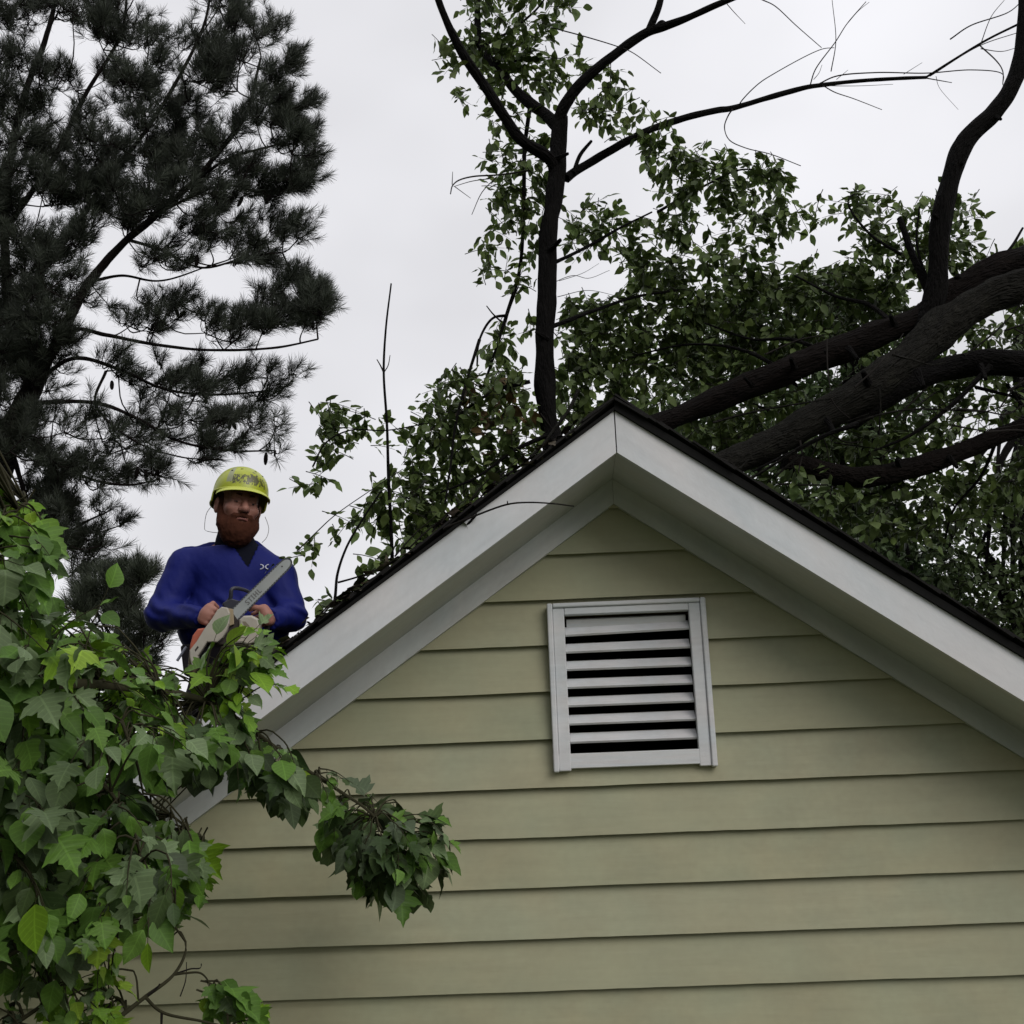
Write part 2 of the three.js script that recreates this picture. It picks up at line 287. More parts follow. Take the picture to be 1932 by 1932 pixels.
// a spray: a thin twig with alternate leaves; leaves are pushed to out as {m, kind}
function spray(out, twigs, p, dir, len, n, size, o = {}) {
  const pts = [p.clone()], d = dir.clone().normalize(), cur = p.clone();
  const droop = o.droop ?? 0.25;
  for (let i = 0; i < 4; i++) { d.add(V(gauss() * 0.15, -droop * 0.35 + gauss() * 0.1, gauss() * 0.15)).normalize(); cur.addScaledVector(d, len / 4); pts.push(cur.clone()); }
  twigs.push(tube(pts, o.r ?? 0.0022, 0.0009, 4, 0, 5));
  const c = new THREE.CatmullRomCurve3(pts);
  for (let i = 0; i < n; i++) {
    const t = i === n - 1 ? 1 : (i + 0.6) / n, q = c.getPoint(t), tg = c.getTangent(t);
    const side = V(gauss(), gauss() * 0.5, gauss()).cross(tg).normalize();
    const ld = i === n - 1 ? tg.clone() : tg.clone().multiplyScalar(0.75).add(side).add(V(0, -(o.hang ?? 0.3), 0)).normalize();
    const s = size * rr(0.62, 1.2) * (i === n - 1 ? 0.85 : 1);
    const nrm = V(gauss() * 0.7, 0.7 + gauss() * 0.4, gauss() * 0.7 + (o.face ?? 0));
    const stalk = s * (o.stalk ?? 0.12), b = q.clone().addScaledVector(ld, stalk);
    if (o.stalk > 0.2) twigs.push(tube([q, b.clone().add(V(0, 0.003, 0)), b], 0.0011, 0.0008, 3, 0, 3));
    out.push({ m: leafMatrix(b, rdir(ld, 0.12), nrm, s), pos: b, size: s });
  }
}
const inPoly = (poly, x, y) => { let c = false; for (let i = 0, j = poly.length - 1; i < poly.length; j = i++) { const [a, b] = poly[i], [e, f] = poly[j]; if ((b > y) !== (f > y) && x < (e - a) * (y - b) / (f - b) + a) c = !c; } return c; };
function samples(poly, count, holes = []) {
  const xs = poly.map(p => p[0]), ys = poly.map(p => p[1]), r = [];
  const x0 = Math.min(...xs), x1 = Math.max(...xs), y0 = Math.min(...ys), y1 = Math.max(...ys);
  for (let k = 0; r.length < count && k < count * 60; k++) { const x = rr(x0, x1), y = rr(y0, y1); if (inPoly(poly, x, y) && !holes.some(([a, b, q]) => Math.hypot(x - a, y - b) < q)) r.push([x, y]); }
  return r;
}
function leafMass(parent, name, leaves, geos, material, tone) {
  const per = geos.map(() => []);
  for (const l of leaves) per[Math.floor(rnd() * geos.length)].push(l);
  geos.forEach((g, i) => {
    if (!per[i].length) return;
    const im = new THREE.InstancedMesh(g, material, per[i].length);
    per[i].forEach((l, k) => { im.setMatrixAt(k, l.m); im.setColorAt(k, tone(l)); });
    im.name = name; im.castShadow = im.receiveShadow = true; im.userData.kind = 'stuff'; parent.add(im);
  });
}
function leafParts(parent, leaves, geos, mats, name = 'leaf') {
  for (const l of leaves) { const m = new THREE.Mesh(pick(geos), pick(mats)); m.name = name; m.castShadow = m.receiveShadow = true; l.m.decompose(m.position, m.quaternion, m.scale); m.position.sub(parent.position); parent.add(m); }
}

// ------------------------------------------------------------------ the fallen tree lying over the roof
seed = 771;
const fallen = thing('fallen_tree', 'dark leafy tree fallen over the roof ridge, with bare limbs against the sky', 'tree');
{
  const K = (name, a, z0, z1, r0, r1, m = M.bark, l = 0.2, seg = 9, ext = []) => put(fallen, name, tube([...ext, ...line(a, z0, z1)], r0, r1, seg, l), m);
  // butt: the trunk rises out of the ground right of the house and bows over to it
  const J = H(2080, 500, -0.58);
  put(fallen, 'trunk', tube([V(7.4, -0.1, -1.6), V(7.3, 2.2, -1.5), V(6.9, 4.3, -1.35), V(5.6, 6.1, -1.1), H(2520, 350, -0.8), H(2280, 430, -0.66), J], 0.3, 0.14, 14, 0.14, 60), M.bark);
  K('limb', [[1990, 478], [1940, 488], [1862, 520], [1787, 563], [1742, 596], [1652, 632], [1562, 668], [1472, 704], [1382, 740], [1300, 775], [1240, 802], [1170, 838], [1090, 880]], -0.6, -0.42, 0.07, 0.05, M.barkRed, 0.24, 14, [H(2120, 450, -0.62)]);
  K('limb', [[1970, 532], [1862, 563], [1787, 614], [1727, 668], [1652, 725], [1562, 779], [1472, 830], [1400, 864], [1335, 900]], -0.5, -0.28, 0.088, 0.064, M.barkGrey, 0.24, 14, [H(2120, 500, -0.58)]);
  K('limb', [[1990, 690], [1940, 690], [1862, 683], [1802, 692], [1727, 716], [1655, 755], [1600, 790]], -0.35, -0.42, 0.062, 0.052, M.bark, 0.24, 12, [H(2260, 560, -0.6), H(2100, 660, -0.42)]);
  K('limb', [[1990, 780], [1940, 800], [1862, 832], [1772, 868], [1682, 893], [1607, 899], [1532, 885], [1480, 872]], -0.55, -0.36, 0.036, 0.046, M.barkRed, 0.24, 12, [H(2250, 600, -0.7), H(2110, 710, -0.62)]);
  // the limb that stands up behind the left slope and its forks
  const up0 = H(1056, 885, -0.62), upB = V(up0.x + 0.06, roofTop(up0.x + 0.06) - 0.01, up0.z);
  K('limb', [[1052, 880], [1040, 818], [1031, 751], [1028, 661], [1031, 560], [1035, 450], [1049, 345], [1055, 285], [1057, 222]], -0.62, -0.7, 0.052, 0.04, M.bark, 0.2, 10, [upB, upB.clone().lerp(up0, 0.5)]);
  K('limb', [[1052, 335], [1036, 298], [983, 264], [941, 204], [902, 144], [872, 99], [845, 45], [827, 0], [812, -50], [790, -120], [785, -200]], -0.69, -0.2, 0.032, 0.012, M.bark, 0.2, 8);
  K('limb', [[1055, 240], [1031, 218], [983, 180], [941, 132], [905, 84], [901, 30], [902, -30], [915, -110], [910, -190]], -0.7, -1.2, 0.033, 0.01, M.bark, 0.2, 8);
  K('limb', [[1052, 240], [1064, 204], [1091, 162], [1157, 105], [1217, 63], [1259, 48], [1310, 28], [1352, 9], [1410, -14]], -0.7, -0.4, 0.031, 0.013, M.bark, 0.2, 8);
  K('branch', [[1222, 64], [1232, 40], [1241, 18], [1252, -30]], -0.55, -0.5, 0.02, 0.017, M.bark, 0.2, 7);
  K('branch', [[1236, 55], [1248, 42], [1258, 48]], -0.54, -0.52, 0.014, 0.012, M.bark, 0.25, 7);
  K('limb', [[1068, 336], [1085, 324], [1133, 294], [1193, 261], [1253, 234], [1352, 208], [1382, 204], [1454, 183], [1520, 165], [1562, 159], [1652, 150], [1748, 146]], -0.7, -1.0, 0.023, 0.009, M.bark, 0.2, 7);
  K('branch', [[1082, 326], [1095, 292], [1116, 266]], -0.7, -0.75, 0.012, 0.007, M.bark, 0.1, 6);
  K('branch', [[1745, 147], [1802, 111], [1862, 75], [1922, 45], [1960, 25]], -1.0, -0.8, 0.0065, 0.006, M.bark, 0.1, 5);
  // the right hand limb sweeping up
  K('limb', [[1725, 670], [1748, 610], [1766, 540], [1772, 450], [1793, 345], [1820, 270], [1877, 210], [1912, 155], [1930, 90], [1935, 0], [1938, -70], [1960, -170], [1950, -260]], -0.52, -0.25, 0.056, 0.026, M.bark, 0.2, 10);
  K('limb', [[1760, 570], [1740, 520], [1721, 480], [1697, 412]], -0.52, -0.6, 0.022, 0.014, M.bark, 0.2, 7);
  K('branch', [[1752, 535], [1730, 460], [1735, 390]], -0.5, -0.5, 0.008, 0.004, M.bark, 0.1, 5);
  // broken stubs and knots along the big limbs
  for (const [x, y, dx, dy, z, r] of [[1820, 545, -14, -26, -0.52, 0.016], [1690, 618, -10, -24, -0.46, 0.013], [1600, 655, 18, 22, -0.4, 0.012], [1500, 695, -8, -20, -0.4, 0.012], [1420, 728, -16, -16, -0.38, 0.01], [1640, 725, -12, -24, -0.3, 0.014], [1560, 790, 14, 26, -0.2, 0.012], [1730, 700, 12, 30, -0.25, 0.016], [1850, 690, 10, 26, -0.3, 0.012], [1700, 888, -8, -22, -0.4, 0.012], [1790, 862, 16, 20, -0.4, 0.01], [1033, 640, -22, -14, -0.6, 0.012], [1038, 470, 20, -18, -0.6, 0.011], [1050, 300, 22, -10, -0.62, 0.01], [1800, 320, 18, -14, -0.4, 0.012], [1780, 420, -20, -16, -0.42, 0.012], [1870, 215, 18, 10, -0.36, 0.011]])
    put(fallen, 'stub', tube([H(x, y, z - 0.02), H(x + dx * 0.5, y + dy * 0.5, z), H(x + dx, y + dy, z + 0.03)], r * 1.3, r * 0.7, 7, 0.3), M.bark);
  for (const [a, z0, z1, r] of [[[[1690, 615], [1640, 575], [1580, 560], [1500, 520]], -0.5, -0.8, 0.012], [[[1800, 560], [1850, 520], [1905, 470], [1930, 430]], -0.55, -0.7, 0.012], [[[1560, 665], [1490, 640], [1420, 640], [1330, 610]], -0.45, -0.8, 0.011], [[[1036, 500], [1100, 470], [1170, 430], [1230, 400]], -0.68, -0.9, 0.011], [[[1033, 620], [1110, 590], [1200, 560], [1300, 545]], -0.65, -0.95, 0.012], [[[1480, 700], [1400, 660], [1300, 650], [1200, 670]], -0.45, -0.8, 0.01], [[[1240, 400], [1330, 350], [1400, 320], [1470, 330]], -0.95, -0.9, 0.008], [[[1700, 480], [1640, 440], [1600, 380], [1630, 355]], -0.7, -0.9, 0.008], [[[1620, 800], [1560, 820], [1480, 860], [1420, 890]], -0.1, -0.15, 0.011], [[[1870, 690], [1800, 760], [1720, 820], [1650, 850]], -0.3, -0.3, 0.013], [[[1880, 830], [1850, 900], [1800, 960], [1780, 1030]], -0.6, -0.8, 0.009], [[[1720, 895], [1650, 930], [1560, 940]], -0.5, -0.6, 0.008], [[[1000, 720], [930, 740], [860, 790], [800, 860]], -0.6, -0.6, 0.009], [[[1035, 820], [970, 850], [900, 900], [830, 930]], -0.5, -0.4, 0.01], [[[905, 90], [960, 60], [1010, 20], [1040, -20]], -0.95, -1.0, 0.009], [[[940, 130], [990, 110], [1060, 110]], -0.95, -0.9, 0.007]])
    put(fallen, 'branch', tube(line(a, z0, z1), r, r * 0.4, 7, 0.2), M.bark);
  // small bare twigs
  const T = (a, z0 = -0.8, z1 = z0, r = 0.0035, m = M.twig) => put(fallen, 'twig', tube(line(a, z0, z1), r, r * 0.55, 5, 0.06), m);
  T([[1392, 204], [1398, 192], [1430, 159], [1457, 141], [1550, 93], [1574, 90]], -0.82, -0.7);
  T([[1400, -18], [1439, 0], [1463, 12], [1502, 48], [1550, 90]], -0.4, -0.68);
  T([[1529, 159], [1538, 132], [1577, 78], [1598, 45], [1634, 3]], -0.88, -0.7); T([[1598, 45], [1620, 20], [1640, 4]], -0.7, -0.7, 0.002);
  T([[1568, 135], [1577, 78], [1570, 0]], -0.78, -0.6, 0.0028); T([[1535, 150], [1545, 138], [1551, 122]], -0.88, -0.85, 0.002);
  T([[1544, 159], [1577, 144], [1652, 137], [1748, 138], [1832, 132], [1889, 138], [1892, 160]], -0.88, -0.5, 0.004);
  T([[1552, 161], [1575, 174], [1610, 186], [1664, 207]], -0.88, -0.8, 0.0032); T([[1745, 147], [1796, 156]], -1.0, -0.95);
  T([[1754, 144], [1847, 87], [1925, 60]], -1.0, -0.8); T([[1850, 87], [1880, 115], [1892, 135], [1892, 158]], -0.85, -0.4, 0.004);
  T([[1850, 84], [1871, 30], [1895, 0]], -0.85, -0.8, 0.0026); T([[1793, 74], [1832, 48], [1901, 24], [1930, 0]], -0.8, -0.35, 0.004);
  T([[1850, 92], [1890, 97], [1918, 90]], -0.84, -0.8, 0.0026); T([[1766, 144], [1772, 165], [1808, 207]], -1.0, -0.95, 0.0016);
  T([[1382, 206], [1374, 218], [1367, 240], [1376, 264], [1406, 279], [1454, 291], [1511, 313]], -0.82, -0.75, 0.004);
  T([[1559, 162], [1620, 162], [1685, 159]], -0.88, -0.84, 0.002); T([[1578, 150], [1600, 132]], -0.87, -0.84, 0.002); T([[1705, 140], [1740, 118]], -0.7, -0.7, 0.0018);
  T([[1040, 52], [1100, 68], [1163, 87], [1193, 99], [1247, 138]], -0.8, -0.4, 0.0036); T([[1372, 8], [1386, 24], [1406, 45]], -0.42, -0.4, 0.0022);
  T([[1000, 322], [941, 330], [893, 333], [866, 340], [854, 350], [850, 366]], -0.72, -0.5, 0.005); T([[925, 337], [890, 342], [856, 352]], -0.55, -0.5, 0.0026);
  T([[938, 333], [910, 362], [890, 405]], -0.6, -0.55, 0.003); T([[853, 348], [854, 324]], -0.5, -0.5, 0.0024); T([[858, 352], [888, 374]], -0.5, -0.48, 0.0022);
  T([[1000, 200], [990, 280], [988, 390], [980, 510], [955, 595], [935, 661], [912, 730]], -0.9, -0.7, 0.012, M.bark);
  T([[956, 595], [930, 600], [905, 640], [900, 690]], -0.75, -0.7, 0.008, M.bark); T([[978, 540], [960, 590], [948, 640]], -0.8, -0.78, 0.003);
  T([[946, 607], [930, 592], [918, 577]], -0.72, -0.7, 0.005, M.barkGrey);
  T([[1091, 736], [1072, 775], [1049, 805], [1022, 841], [980, 880], [940, 905]], -0.35, -0.2, 0.009, M.barkGrey);
  T([[1020, 780], [1035, 800], [1045, 812]], -0.4, -0.4, 0.003);
  T([[1330, 912], [1406, 905], [1472, 869], [1544, 830], [1622, 794], [1712, 773], [1847, 776]], -0.12, -0.3, 0.007, M.barkGrey);
  T([[1517, 854], [1480, 884], [1464, 900], [1466, 911], [1485, 914], [1562, 915]], -0.15, -0.2, 0.006, M.barkGrey);
  T([[1345, 797], [1400, 782], [1457, 770], [1568, 752]], -0.2, -0.25, 0.006, M.barkGrey); T([[1445, 668], [1508, 641], [1556, 632]], -0.45, -0.5, 0.0045);
  T([[1568, 752], [1580, 770], [1604, 790]], -0.25, -0.25, 0.004); T([[1690, 840], [1665, 862], [1664, 880]], -0.3, -0.3, 0.003, M.barkGrey); T([[1560, 640], [1562, 700], [1568, 740]], -0.4, -0.3, 0.004);
  T([[1840, 730], [1900, 745], [1960, 760]], -0.5, -0.5, 0.009, M.bark); T([[1900, 725], [1925, 760], [1950, 775]], -0.45, -0.4, 0.009, M.bark);
  T([[1700, 880], [1790, 905], [1860, 912], [1932, 905]], -0.9, -0.9, 0.007, M.barkGrey); T([[1020, 545], [1080, 520], [1110, 525], [1150, 510]], -0.75, -0.9, 0.002); T([[1055, 530], [1100, 515], [1130, 497]], -0.75, -0.8, 0.0016); T([[1052, 560], [1110, 548], [1170, 560]], -0.75, -0.9, 0.002);
  // the bare shoot standing up from the left part of the crown
  put(fallen, 'branch', tube(line([[741, 1085], [738, 1000], [733, 900], [730, 800], [724, 700], [728, 620], [738, 535]], -0.35, -0.35), 0.009, 0.004, 6, 0.08), M.bark);
  T([[724, 703], [718, 690], [711, 678]], -0.35, -0.33, 0.004); T([[724, 703], [732, 690], [736, 670]], -0.35, -0.36, 0.003);
  T([[629, 1158], [633, 1120], [637, 1082], [655, 1030], [689, 972], [720, 925]], -0.15, -0.3, 0.007, M.bark); T([[638, 1099], [670, 1090], [704, 1078], [752, 1049]], -0.16, -0.1, 0.0045, M.bark);
  T([[560, 1040], [598, 1003], [632, 972], [704, 922], [760, 885]], -0.2, -0.35, 0.003); T([[590, 880], [615, 835], [660, 812], [728, 812], [800, 800]], -0.3, -0.4, 0.0045, M.bark);
  T([[905, 640], [880, 720], [860, 800], [850, 880], [840, 950]], -0.6, -0.3, 0.008, M.bark);
  T([[838, 996], [884, 978], [956, 952], [994, 948], [1042, 950], [1083, 955]], 0.46, 0.62, 0.0042); T([[958, 951], [957, 945]], 0.5, 0.5, 0.003);
  T([[700, 1095], [780, 1050], [860, 1010], [900, 970]], 0.3, 0.44, 0.008, M.bark);

  for (let i = 0; i < 46; i++) { // tangle of fine broken twigs among the limbs
    const x = rr(1240, 1930), y = 905 - (x - 1240) * rr(0.12, 0.5) + rr(-30, 20), a = rr(-0.9, 0.5) + (rnd() < 0.3 ? 2.2 : 0), L = rr(50, 190), k = gauss() * 26, z = rr(-0.55, -0.05);
    T([[x, y], [x + Math.cos(a) * L * 0.35 + k * 0.3, y - Math.sin(-a) * L * 0.35 + k * 0.5], [x + Math.cos(a) * L * 0.7, y - Math.sin(-a) * L * 0.7 + k], [x + Math.cos(a) * L, y - Math.sin(-a) * L + k * 0.4]], z, z + rr(-0.2, 0.1), rr(0.0025, 0.006), rnd() < 0.4 ? M.barkGrey : M.twig);
  }
  // foliage of the fallen crown, sprays within regions of the crown
  const leaves = [], tw = [];
  const S = 0.064;
  const region = (poly, cover, z0, z1, holes = [], o = {}) => {
    let area = 0; for (let i = 0, j = poly.length - 1; i < poly.length; j = i++) area += poly[j][0] * poly[i][1] - poly[i][0] * poly[j][1];
    area = Math.abs(area) / 2; const ppm = P_PER_M((z0 + z1) / 2), one = Math.pow((o.size ?? S) * ppm, 2) * 0.24 * 7;
    for (const [x, y] of samples(poly, Math.round(area * cover * 2.5 / one), holes)) {
      const z = rr(z0, z1), d = V(gauss(), gauss() * 0.7 + (o.lift ?? -0.1), gauss());
      if (o.out) { const q = H(o.out[0], o.out[1], z), c = H(x, y, z); d.add(c.sub(q).normalize().multiplyScalar(1.1)); }
      const len = rr(0.1, 0.2); d.normalize();
      spray(leaves, tw, H(x, y, z).addScaledVector(d, -len * 0.5), d, len, 7, o.size ?? S, { droop: 0.3, hang: 0.35, face: 0.25 });
    }
  };
  // plume round the upright limb
  region([[890, -20], [1090, -20], [1080, 15], [1060, 40], [1045, 65], [1090, 90], [1115, 120], [1095, 150], [1060, 150], [1030, 165], [1010, 190], [980, 175], [930, 170], [900, 130], [880, 60]], 1.5, -1.1, -0.75);
  region([[832, 75], [860, 60], [900, 110], [905, 170], [880, 185], [850, 180], [828, 140]], 0.75, -0.6, -0.35);
  region([[940, 180], [1000, 200], [1040, 240], [1045, 330], [1030, 420], [1010, 520], [990, 560], [960, 520], [905, 520], [903, 450], [930, 420], [925, 370], [935, 330], [915, 290], [920, 250]], 0.95, -0.95, -0.7);
  region([[1090, 165], [1130, 160], [1180, 175], [1190, 200], [1250, 195], [1280, 225], [1230, 260], [1180, 270], [1130, 265], [1085, 215]], 0.7, -0.8, -0.6);
  region([[1110, 120], [1165, 115], [1185, 155], [1150, 180], [1130, 150]], 0.9, -0.6, -0.5);
  region([[1190, 265], [1260, 250], [1310, 262], [1340, 290], [1310, 320], [1290, 370], [1260, 385], [1230, 340]], 1.0, -1.0, -0.7);
  region([[860, -20], [880, -150], [960, -200], [1060, -150], [1090, -20]], 0.9, -1.2, -0.8);
  // the big mass right of it
  region([[1075, 385], [1120, 375], [1160, 385], [1190, 410], [1250, 395], [1290, 350], [1310, 280], [1360, 278], [1430, 300], [1490, 320], [1500, 350], [1450, 400], [1430, 470], [1400, 520], [1230, 490], [1190, 540], [1160, 480], [1070, 470]], 1.25, -1.3, -0.75, [[1205, 395, 14], [1330, 400, 22], [1390, 440, 14]]);
  region([[1430, 400], [1480, 345], [1540, 370], [1560, 400], [1600, 420], [1580, 425], [1530, 415], [1490, 440], [1500, 480], [1440, 520]], 0.75, -1.2, -0.8, [[1520, 450, 32]]);
  region([[1560, 400], [1575, 355], [1620, 345], [1690, 375], [1760, 380], [1800, 350], [1835, 345], [1840, 400], [1835, 455], [1870, 490], [1830, 520], [1780, 520], [1700, 530], [1650, 560], [1580, 540], [1600, 470], [1630, 430]], 1.25, -1.2, -0.8, [[1578, 447, 26]]);
  region([[1230, 480], [1400, 510], [1560, 500], [1700, 520], [1730, 600], [1600, 640], [1430, 700], [1230, 780], [1060, 790], [1055, 640], [1075, 560], [1150, 560], [1200, 520]], 2.0, -1.5, -0.85, [[1470, 515, 14], [1560, 530, 16]]);
  region([[1640, 620], [1932, 560], [1960, 760], [1900, 800], [1700, 830], [1560, 740]], 0.8, -1.3, -0.8);
  // left slope side
  region([[790, 800], [830, 700], [880, 690], [915, 705], [960, 680], [1010, 740], [1020, 850], [960, 905], [880, 960], [790, 985], [745, 960], [755, 860]], 1.7, -0.9, -0.45);
  region([[930, 600], [1000, 560], [1015, 700], [960, 720], [905, 700], [920, 640]], 0.55, -0.85, -0.65);
  region([[590, 790], [640, 765], [700, 785], [760, 790], [770, 850], [730, 850], [670, 835], [620, 860], [600, 850]], 1.0, -0.6, -0.4);
  region([[563, 860], [600, 850], [610, 880], [598, 925], [562, 930]], 0.8, -0.5, -0.4);
  region([[640, 960], [680, 910], [740, 890], [800, 930], [850, 960], [820, 1010], [760, 1010], [700, 985], [660, 990]], 1.15, -0.6, -0.3);
  region([[560, 1040], [600, 995], [650, 960], [660, 990], [620, 1010], [600, 1040]], 0.75, -0.4, -0.3, [], { size: 0.05 });
  region([[545, 1045], [560, 1025], [572, 1040], [555, 1058]], 0.9, -0.2, -0.15);
  region([[660, 1075], [700, 1050], [740, 1010], [800, 1000], [830, 1000], [780, 1045], [700, 1085], [650, 1115], [620, 1130]], 0.8, -0.4, -0.1);
  region([[608, 1140], [640, 1080], [660, 1100], [645, 1140], [600, 1180], [590, 1175]], 0.6, -0.35, -0.1);
  region([[545, 820], [600, 745], [640, 700], [650, 770], [600, 830]], 0.28, -0.8, -0.5);
  // beyond the right slope, hanging below the limbs
  region([[1390, 900], [1500, 905], [1640, 915], [1932, 850], [1960, 950], [1800, 1000], [1640, 1010], [1500, 960]], 1.1, -1.2, -0.5);
  region([[1800, 380], [1850, 400], [1870, 480], [1930, 450], [1960, 480], [1900, 520], [1800, 540], [1780, 470]], 0.6, -0.9, -0.55);
  region([[1480, 870], [1560, 900], [1650, 915], [1700, 1010], [1640, 1000], [1540, 950]], 1.0, -0.4, -0.1);
  region([[1300, 790], [1420, 730], [1480, 720], [1560, 760], [1440, 840], [1340, 880], [1270, 860]], 1.4, -1.3, -0.7);
  region([[1520, 830], [1650, 800], [1800, 790], [1850, 820], [1700, 880], [1560, 880]], 1.3, -0.9, -0.5);
  const dead = H(930, 790, -0.6);
  const good = leaves.filter(l => !(l.pos.y < roofTop(l.pos.x) + 0.02 && l.pos.z < OV && l.pos.z > BACK));
  const parts = []; const rest = [];
  good.forEach((l, i) => (parts.length < 300 && l.pos.z > -0.75 && (i * 7919) % 11 < 3 ? parts : rest).push(l));
  const fm = [leafMat([0.075, 0.108, 0.034], 0.4, 0.5, false), leafMat([0.055, 0.08, 0.028], 0.4, 0.5, false), leafMat([0.1, 0.13, 0.034], 0.4, 0.55, false)];
  leafParts(fallen, parts, ovate, fm);
  leafMass(fallen, 'foliage', rest, ovate, leafMat([1, 1, 1], 0.4, 0.5, false), l => { const k = rr(0.55, 1.4), y = rr(0, 0.025); if (rnd() < 0.75 * Math.exp(-l.pos.distanceToSquared(dead) / 0.02)) return col(0.085 * k, 0.055 * k, 0.022 * k); return col((0.075 + y) * k, (0.115 + y) * k, 0.037 * k); });
  put(fallen, 'twigs', merge(tw), M.twig, { kind: 'stuff' });
}

// ------------------------------------------------------------------ leafy trees behind the house
function backTree(label, z, trunkPts, r, regions, size, tones, holes = []) {
  const base = trunkPts[0].clone(), t = thing('leafy_tree', label, 'tree', base, 'leafy trees growing behind the house');
  put(t, 'trunk', toLocal(tube(trunkPts, r, r * 0.35, 10, 0.12), t), M.bark);
  const leaves = [], tw = [];
  for (const [poly, cover, dz] of regions) {
    let area = 0; for (let i = 0, j = poly.length - 1; i < poly.length; j = i++) area += poly[j][0] * poly[i][1] - poly[i][0] * poly[j][1];
    const ppm = P_PER_M(z), one = Math.pow(size * ppm, 2) * 0.24 * 8;
    for (const [x, y] of samples(poly, Math.round(Math.abs(area) / 2 * cover * 2.6 / one), holes)) { const d = V(gauss(), gauss() * 0.6, gauss()).normalize(); spray(leaves, tw, H(x, y, z + rr(-dz, dz)), d, rr(0.15, 0.35), 8, size, { droop: 0.3, hang: 0.4, face: 0.2, r: 0.003 }); }
  }
  for (let i = 0; i < 14; i++) { const l = pick(leaves), s = trunkPts[Math.max(1, Math.floor(rr(0.45, 1) * trunkPts.length)) - 1] || trunkPts[1]; const m = s.clone().lerp(l.pos, 0.5).add(V(0, 0.3, 0)); put(t, 'limb', toLocal(tube([s, m, l.pos], r * 0.28, 0.008, 6, 0.1), t), M.bark); }
  const off = new THREE.Matrix4().makeTranslation(-base.x, -base.y, -base.z); for (const l of leaves) l.m.premultiply(off);
  leafMass(t, 'crown', leaves, ovate, leafMat([1, 1, 1], 0.4, 0.5, false), () => { const k = rr(0.65, 1.3); return col(tones[0] * k, tones[1] * k, tones[2] * k); });
  put(t, 'twigs', toLocal(merge(tw), t), M.twig, { kind: 'stuff' });
}
{
  const z = -6.2, b = H(1650, 1000, z); b.y = 0;
  backTree('dense dark green tree behind the right roof slope, under the fallen limbs', z, [b, H(1655, 1350, z), H(1640, 1000, z), H(1610, 700, z), H(1560, 520, z)], 0.2,
    [[[[1300, 560], [1440, 520], [1640, 540], [1720, 600], [1760, 760], [1700, 830], [1640, 900], [1900, 1150], [1932, 1250], [1700, 1250], [1500, 1060], [1300, 900], [1230, 760]], 1.5, 0.8], [[[1500, 900], [1640, 920], [1760, 1080], [1800, 1200], [1640, 1150], [1480, 1000]], 1.2, 0.6]], 0.085, [0.062, 0.1, 0.036], [[1590, 960, 14], [1700, 980, 12]]);
  const z2 = -5.2, c = H(1960, 1100, z2); c.y = 0;
  backTree('loose tree at the right edge, behind the right roof slope', z2, [c, H(1970, 1300, z2), H(1950, 1000, z2), H(1935, 800, z2), H(1925, 620, z2)], 0.17,
    [[[[1840, 880], [1960, 830], [1990, 1260], [1920, 1220], [1860, 1180], [1780, 1080], [1760, 980]], 1.2, 0.6], [[[1860, 620], [1960, 560], [1980, 720], [1900, 700]], 0.5, 0.4], [[[1850, 1120], [1932, 1140], [1960, 1290], [1890, 1200]], 1.0, 0.4]], 0.075, [0.066, 0.096, 0.034], [[1900, 1050, 22], [1880, 930, 18], [1925, 1170, 16], [1830, 1020, 14]]);
}

// ------------------------------------------------------------------ pines
seed = 4242;
function needleTuft(n, stem, len) {
  const gs = [], pos = [], idx = [], up = V(0, 1, 0);
  for (let i = 0; i < n; i++) {
    const t = Math.pow(rnd(), 0.7), b = V(0, stem * t, 0), az = rnd() * 6.283, op = 0.35 + 0.75 * (1 - t) + rr(-0.15, 0.2), L = len * rr(0.75, 1.1);
    const d = V(Math.sin(op) * Math.cos(az), Math.cos(op), Math.sin(op) * Math.sin(az)), s = d.clone().cross(V(gauss(), gauss(), gauss())).normalize().multiplyScalar(0.0018);
    const m = b.clone().addScaledVector(d, L * 0.55), e = b.clone().addScaledVector(d, L).add(V(0, -0.012 - 0.02 * rnd(), 0)), k = pos.length / 3;
    for (const q of [b.clone().sub(s), b.clone().add(s), m.clone().sub(s), m.clone().add(s), e]) pos.push(q.x, q.y, q.z);
    idx.push(k, k + 1, k + 2, k + 2, k + 1, k + 3, k + 2, k + 3, k + 4);
  }
  const g = new THREE.BufferGeometry(); g.setAttribute('position', new THREE.Float32BufferAttribute(pos, 3)); g.setAttribute('uv', new THREE.Float32BufferAttribute(new Float32Array(pos.length / 3 * 2), 2)); g.setIndex(idx); g.computeVertexNormals(); return g;
}
const tufts = [needleTuft(58, 0.13, 0.16), needleTuft(66, 0.17, 0.15), needleTuft(50, 0.1, 0.175)];
const needleMat = mat([1, 1, 1], 0.75, { side: THREE.DoubleSide });
